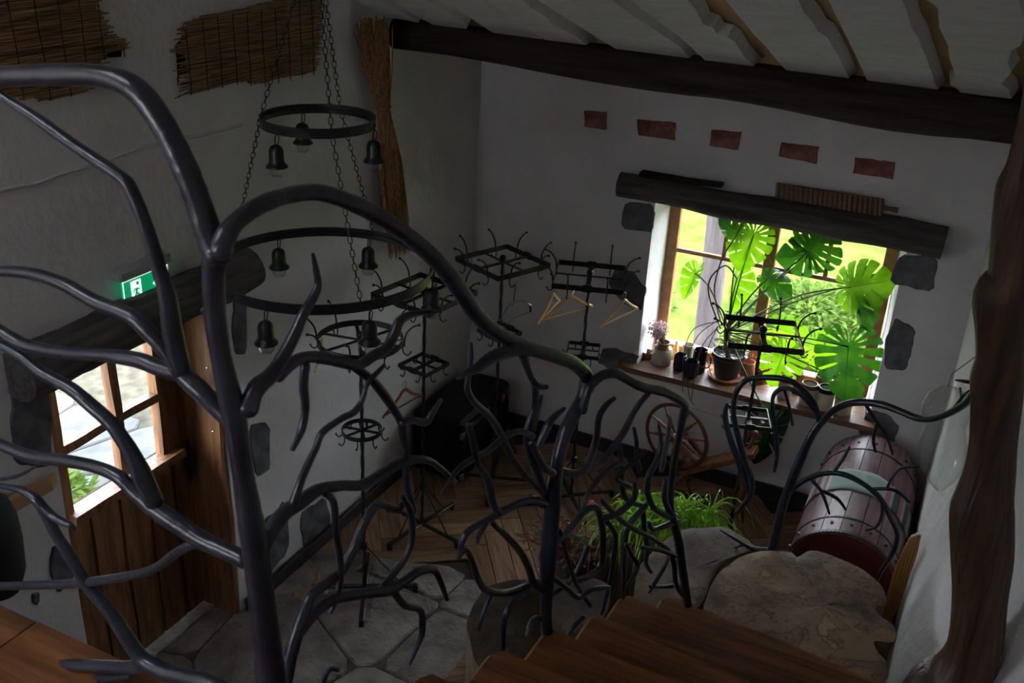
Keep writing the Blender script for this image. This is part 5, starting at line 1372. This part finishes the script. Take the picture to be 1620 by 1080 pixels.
leaves = [
 # u, v, y, size, ang, pitch, yaw, mat, lobes, curl, gap, width
 (1192, 372, .14, 62, -12, 20, 20, 'monstera_pale', 6, .3, .45, 1.0),
 (1168, 372, .16, 40, -120, 10, -30, 'monstera', 5, .5, .4, .8),
 (1280, 398, .14, 66, 150, 25, 0, 'monstera', 6, .3, .5, 1.15),
 (1284, 402, .18, 56, -80, 30, 0, 'monstera', 5, .3, .5, 1.0),
 (1346, 454, .10, 72, 118, 20, -20, 'monstera_pale', 6, .35, .45, 1.0),
 (1350, 450, .16, 78, 30, 50, -40, 'monstera', 6, .5, .3, .7),
 (1214, 440, .12, 52, 80, 60, 10, 'monstera', 5, .5, .3, .7),
 (1100, 432, .12, 50, -10, 10, 40, 'monstera_pale', 5, .5, .5, .55),
 (1166, 440, .16, 60, -6, 20, -30, 'monstera_pale', 5, .5, .4, .6),
 (1342, 548, -.02, 88, 10, 30, 0, 'monstera', 7, .35, .5, 1.0),
 (1240, 560, .1, 56, -10, 30, 0, 'monstera_pale', 7, .3, .6, 1.1),
 (1290, 545, .22, 56, 40, 20, 0, 'monstera_pale', 6, .3, .6, .8),
 (1222, 672, -.2, 74, -8, 20, 30, 'monstera', 5, .5, .3, .75),
 (1230, 520, .24, 54, 95, 20, 0, 'monstera_pale', 6, .3, .55, .8),
 (1330, 600, .05, 48, 60, 40, 10, 'monstera', 5, .4, .35, .9),
]
for k, L in enumerate(leaves):
    p = place_leaf(mo, L[0], L[1], L[2], L[3], L[4], L[5], L[6], L[7], L[8], L[9], L[10], width=L[11])
    mid = crown.lerp(p, .55) + Vector((0, -.02, .05 + .03 * math.sin(k * 2.0)))
    if p.z < crown.z: mid = crown.lerp(p, .5) + Vector((0, -.12, .06))
    MB().tube(crom([tuple(crown + Vector((.01 * math.sin(k), 0, -.02 * (k % 3)))), tuple(mid), tuple(p)], 6), [.0055] * 13, 6).build('petiole', 'stem', mo)
rn = random.Random(9); mb = MB()
for k in range(46):   # tangle of aerial roots over the pot
    a = rn.uniform(0, 6.28); r_ = rn.uniform(.05, .17)
    c_ = Vector((px_ + .02, py_ - .02, pz + rn.uniform(.2, .36))); pts = []
    for j in range(9): aa = a + j * .5; pts.append(tuple(c_ + Vector((math.cos(aa) * r_, math.sin(aa) * r_ * .6, .03 * math.sin(aa * 1.7 + k)))))
    mb.tube(crom(pts, 2), rn.uniform(.0015, .003), 4)
mb.build('root_tangle', 'twig', mo, kind='stuff')
for q in ([(1138, 505, 3), (1105, 530, 3), (1088, 570, 3), (1090, 625, 3), (1098, 640, 2)], [(1140, 508, 3), (1098, 520, 3), (1082, 560, 3), (1080, 620, 3)], [(1142, 512, 3), (1112, 545, 3), (1100, 590, 3), (1094, 632, 3)], [(1136, 515, 3), (1118, 560, 3), (1128, 600, 2)]):
    pts = [aty(u, v, -.03 if v < 580 else -.14) for u, v, _ in q]; MB().tube(crom([tuple(p) for p in pts], 5), .0032, 5).build('aerial_root', 'root', mo)
for q in ([(1140, 520), (1122, 470), (1124, 440), (1148, 420), (1165, 440)], [(1142, 515), (1130, 460), (1142, 410), (1160, 380), (1176, 352)]):
    pts = [aty(u, v, .05) for u, v in q]; MB().tube(crom([tuple(p) for p in pts], 5), .006, 6).build('petiole', 'stem', mo)

# ------------------------------------------------ pots and mugs on the sill
SZ = .84
def jar(u, v, y, r_px, h_px, label, m1, m2=None, name='stoneware_jar', cat='jar', handle=False, rimm='rimglaze', neck=False, group=None):
    """(u,v) = centre of the rim in the photograph"""
    base = onp(u, v + h_px, (0, 0, SZ), Vector((0, 0, 1)))
    y = base.y if y is None else y
    rim = aty(u, v, y); r_ = r_px * depth(rim) / F; x = rim.x; h = max(.04, rim.z - SZ)
    t = thing(name, label, cat, (x, y, SZ), group=group)
    if neck: prof = [(r_ * 1.0, 0), (r_ * 1.08, .01), (r_ * 1.08, h * .62), (r_ * 1.0, h * .76), (r_ * .7, h * .86), (r_ * .66, h * .95), (r_ * .74, h)]
    else: prof = [(r_ * .9, 0), (r_ * .98, .008), (r_ * 1.0, h * .5), (r_ * 1.0, h * .8), (r_ * .96, h)]
    wall = prof + [(prof[-1][0] - .006, h), (prof[-1][0] - .008, h * .5), (prof[-1][0] - .012, .012)]
    MB().lathe(wall, 24, (x, y, SZ)).build('body', m1, t)
    if m2: MB().lathe([(q[0] + .0015, q[1]) for q in prof[3 if neck else -2:-2]] + [(prof[-2][0] + .0015, prof[-2][1]), (prof[-1][0] + .003, h), (prof[-1][0] - .008, h + .002), (prof[-1][0] - .009, h - .012)], 24, (x, y, SZ), cap=False).build('glazed_collar', m2, t)
    MB().tube([(x + (prof[-1][0] - .003) * math.cos(a * .2618), y + (prof[-1][0] - .003) * math.sin(a * .2618), SZ + h + .001) for a in range(24)], .0035, 5, closed=True).build('rim', rimm, t)
    if handle: MB().tube(crom([(x + r_ * .95, y, SZ + h * .85), (x + r_ * 1.55, y - .01, SZ + h * .75), (x + r_ * 1.5, y - .01, SZ + h * .35), (x + r_ * .95, y, SZ + h * .2)], 4), .005, 6).build('handle', m1, t)
    return t, Vector((x, y, SZ + h)), r_
cr, ctop, crr = jar(1050, 541, .10, 14.5, 38, 'cream stoneware crock with brown shoulders at the left end of the sill', 'cream', 'brownglaze', 'stoneware_crock', 'crock', rimm='brownglaze', neck=True)
jar(1024, 556, .13, 10, 26, 'small brown stoneware pot tucked left behind the cream crock', 'brownglaze', None, 'stoneware_pot', 'pot', rimm='brownglaze')
jar(1077, 561, .07, 10, 17, 'navy glazed mug just right of the cream crock', 'navyglaze', None, 'mug', 'mug', rimm='navyglaze', handle=True)
jar(1095, 571, .0, 11.5, 17, 'dark navy mug standing in front of the other mugs', 'navyglaze', None, 'mug', 'mug', rimm='navyglaze', handle=True)
jar(1109, 553, .12, 11.5, 20, 'dark navy mug beside the black monstera pot', 'navyglaze', None, 'mug', 'mug', rimm='navyglaze', handle=True)
jar(1090, 545, .2, 10, 14, 'pale cup behind the mugs near the window pane', 'cream', None, 'cup', 'cup', rimm='rimglaze')
jar(1245, 596, .04, 11, 30, 'stoneware jar with a pale rim half hidden below the drooping leaves', 'cream', 'brownglaze')
jar(1282, 606, .02, 13, 30, 'stoneware jar with bright oval rim, second from the left in the right-hand group', 'cream', 'brownglaze')
jar(1309, 612, .01, 13.5, 30, 'stoneware jar with a dark glazed collar in the middle of the right-hand group', 'cream', 'navyglaze')
jar(1338, 622, .01, 14, 30, 'rightmost stoneware jar on the sill, under the big dark leaf', 'cream', 'brownglaze')
jar(1304, 594, .16, 13, 26, 'wide dark pot behind the jars, near the window pane', 'brownglaze', None, 'plant_pot', 'pot', rimm='rimglaze')
jar(1264, 590, .16, 9, 20, 'small red-brown pot behind the jars', 'brownglaze', None, 'plant_pot', 'pot', rimm='rimglaze')
jar(1184, 572, .22, 12, 26, 'small terracotta pot right behind the black monstera pot', 'terracotta', None, 'plant_pot', 'pot', rimm='terracotta')
jar(1208, 585, .2, 12, 24, 'small dark pot of bright flowers left of the stoneware jars', 'brownglaze', None, 'plant_pot', 'pot', rimm='brownglaze')
# bottle beside the crock
bx = aty(1072, 530, .24)
bo = thing('clay_bottle', 'slim tan clay bottle behind the crock at the window frame', 'bottle', (bx.x, .24, SZ))
MB().lathe([(.02, 0), (.024, .01), (.024, .09), (.012, .12), (.01, .15), (.014, .155)], 14, (bx.x, .24, SZ)).build('body', 'hanger', bo)
# bright little flowers
fl = thing('flower_cluster', 'small red and orange blooms between the leaves on the sill', 'flowers', (atz(1208, 585, .95).x, .2, .93))
rn = random.Random(5); mb = MB(); mo_ = MB()
for i in range(40):
    p = aty(1208 + rn.uniform(-12, 12), 572 + rn.uniform(-8, 12), .2 + rn.uniform(-.03, .03)); (mb if i % 3 else mo_).ball(p, .006, 5)
mb.build('petals', 'orange', fl, kind='stuff'); mo_.build('buds', 'pink', fl, kind='stuff')
MB().tube([(fl.location.x, .2, .9), (fl.location.x, .2, 1.0)], .003, 5).build('stem', 'stem', fl)
# dried flowers in the crock
df = thing('dried_flowers', 'fluffy bunch of dried pink flowers standing in the cream crock', 'flowers', ctop)
mb = MB(); ms = MB(); rn = random.Random(6); fc = aty(1041, 521, ctop.y)
for i in range(330):
    d = Vector((rn.gauss(0, 1), rn.gauss(0, 1), rn.gauss(0, 1))).normalized() * (rn.random() ** .45)
    p = fc + Vector((d.x * .085, d.y * .07, d.z * .085)); mb.ball(p, rn.uniform(.004, .0075), 4)
    if i % 6 == 0: ms.tube([ctop + Vector((0, 0, -.03)), ctop.lerp(p, .5) + Vector((0, 0, .01)), p], .0012, 4)
mb.build('blossoms', 'pinkflower', df, kind='stuff'); ms.build('stems', 'twig', df, kind='stuff')

# ------------------------------------------------ plants on the floor beside the log steps
gp = thing('spider_plant', 'bushy bright green spider plant with arching blades beside the log steps', 'plant', (2.32, -1.62, 0))
ctr = [atz(990, 820, .86), atz(1050, 815, .86), atz(1110, 808, .86)]
MB().prism([Vector((ctr[0].x - .16, ctr[0].y - .12, 0)), Vector((ctr[2].x + .12, ctr[2].y - .14, 0)), Vector((ctr[2].x + .16, ctr[2].y + .1, 0)), Vector((ctr[0].x - .1, ctr[0].y + .16, 0))], (0, 0, .74), .01).build('planter', 'bark', gp)
mb = MB(); rn = random.Random(12)
for i in range(560):
    c_ = ctr[0].lerp(ctr[2], rn.random()) + Vector((rn.uniform(-.08, .08), rn.uniform(-.08, .08), -.13))
    a = rn.uniform(0, 6.28); L = rn.uniform(.12, .26); d = Vector((math.cos(a), math.sin(a), 0)); up = rn.uniform(.5, 1.1)
    pts = [c_, c_ + d * L * .25 + Vector((0, 0, L * up * .65)), c_ + d * L * .65 + Vector((0, 0, L * up * .75)), c_ + d * L * 1.05 + Vector((0, 0, L * up * .35)), c_ + d * L * 1.2 + Vector((0, 0, -L * .1))]
    mb.tube(crom([tuple(p) for p in pts], 2), [.0042, .0042, .004, .004, .0035, .003, .0025, .002, .0012][:9], 4, squash=.4)
mb.build('blades', 'chives', gp, kind='stuff')
rb = thing('begonia', 'low plant with dark red and green leaves left of the spider plant', 'plant', (1.88, -2.0, 0))
c_ = atz(898, 835, .8)
mb = MB().lathe([(.12, .0), (.13, .02), (.14, .62), (.15, .66), (.14, .66), (.13, .6)], 18, (c_.x, c_.y, 0)); mb.build('tall_pot', 'bark', rb)
mb = MB(); mg_ = MB(); ms = MB(); rn = random.Random(8)
for i in range(260):
    a = rn.uniform(0, 6.28); r_ = rn.random() ** .6 * .26
    p = Vector((c_.x + math.cos(a) * r_ * 1.1, c_.y + math.sin(a) * r_ * .8, .66 + rn.uniform(0, .16) * (1.2 - r_ * 3)))
    d = Vector((math.cos(a), math.sin(a), rn.uniform(-.3, .4))); T = mb if rn.random() < .5 else mg_
    d = d.normalized(); s = d.cross(Vector((0, 0, 1))).normalized(); L = rn.uniform(.02, .042)
    k = len(T.v); T.v += [p, p + d * L * .5 + s * L * .4, p + d * L * 1.1 + Vector((0, 0, -.006)), p + d * L * .5 - s * L * .4, p + d * L * .5 + Vector((0, 0, .006))]
    T.f += [(k, k + 1, k + 4), (k + 1, k + 2, k + 4), (k + 2, k + 3, k + 4), (k + 3, k, k + 4)]
    if i % 5 == 0: ms.tube([(c_.x, c_.y, .6), p], .002, 4)
mb.build('red_leaves', 'begonia', rb, kind='stuff', smooth=False); mg_.build('green_leaves', 'begonia_green', rb, kind='stuff', smooth=False); ms.build('stems', 'begonia', rb, kind='stuff')
p = atz(936, 794, .93)
mb = MB()
for i in range(5): a = i * 1.257; mb.ball(p + Vector((math.cos(a) * .008, math.sin(a) * .008, 0)), .009, 6)
pf = mb.build('flower', 'pink', rb)
MB().tube([p, (c_.x + .05, c_.y, .64)], .0025, 5).build('flower_stem', 'stem', rb)

# ================================================================== GROUPS OF REPEATS
for o in bpy.data.objects:
    if o.parent is None and 'category' in o and 'group' not in o:
        g = {'coat rack': 'iron coat racks along the window wall and left wall', 'hanger': 'hangers on the coat racks', 'log step': 'sawn log steps below the stairs',
             'jar': 'stoneware jars on the window sill', 'mug': 'dark mugs on the window sill', 'pot': 'small pots on the window sill', 'bush': 'plants outside the windows', 'railing': 'forged branch railings'}.get(o['category'])
        if g: o['group'] = g
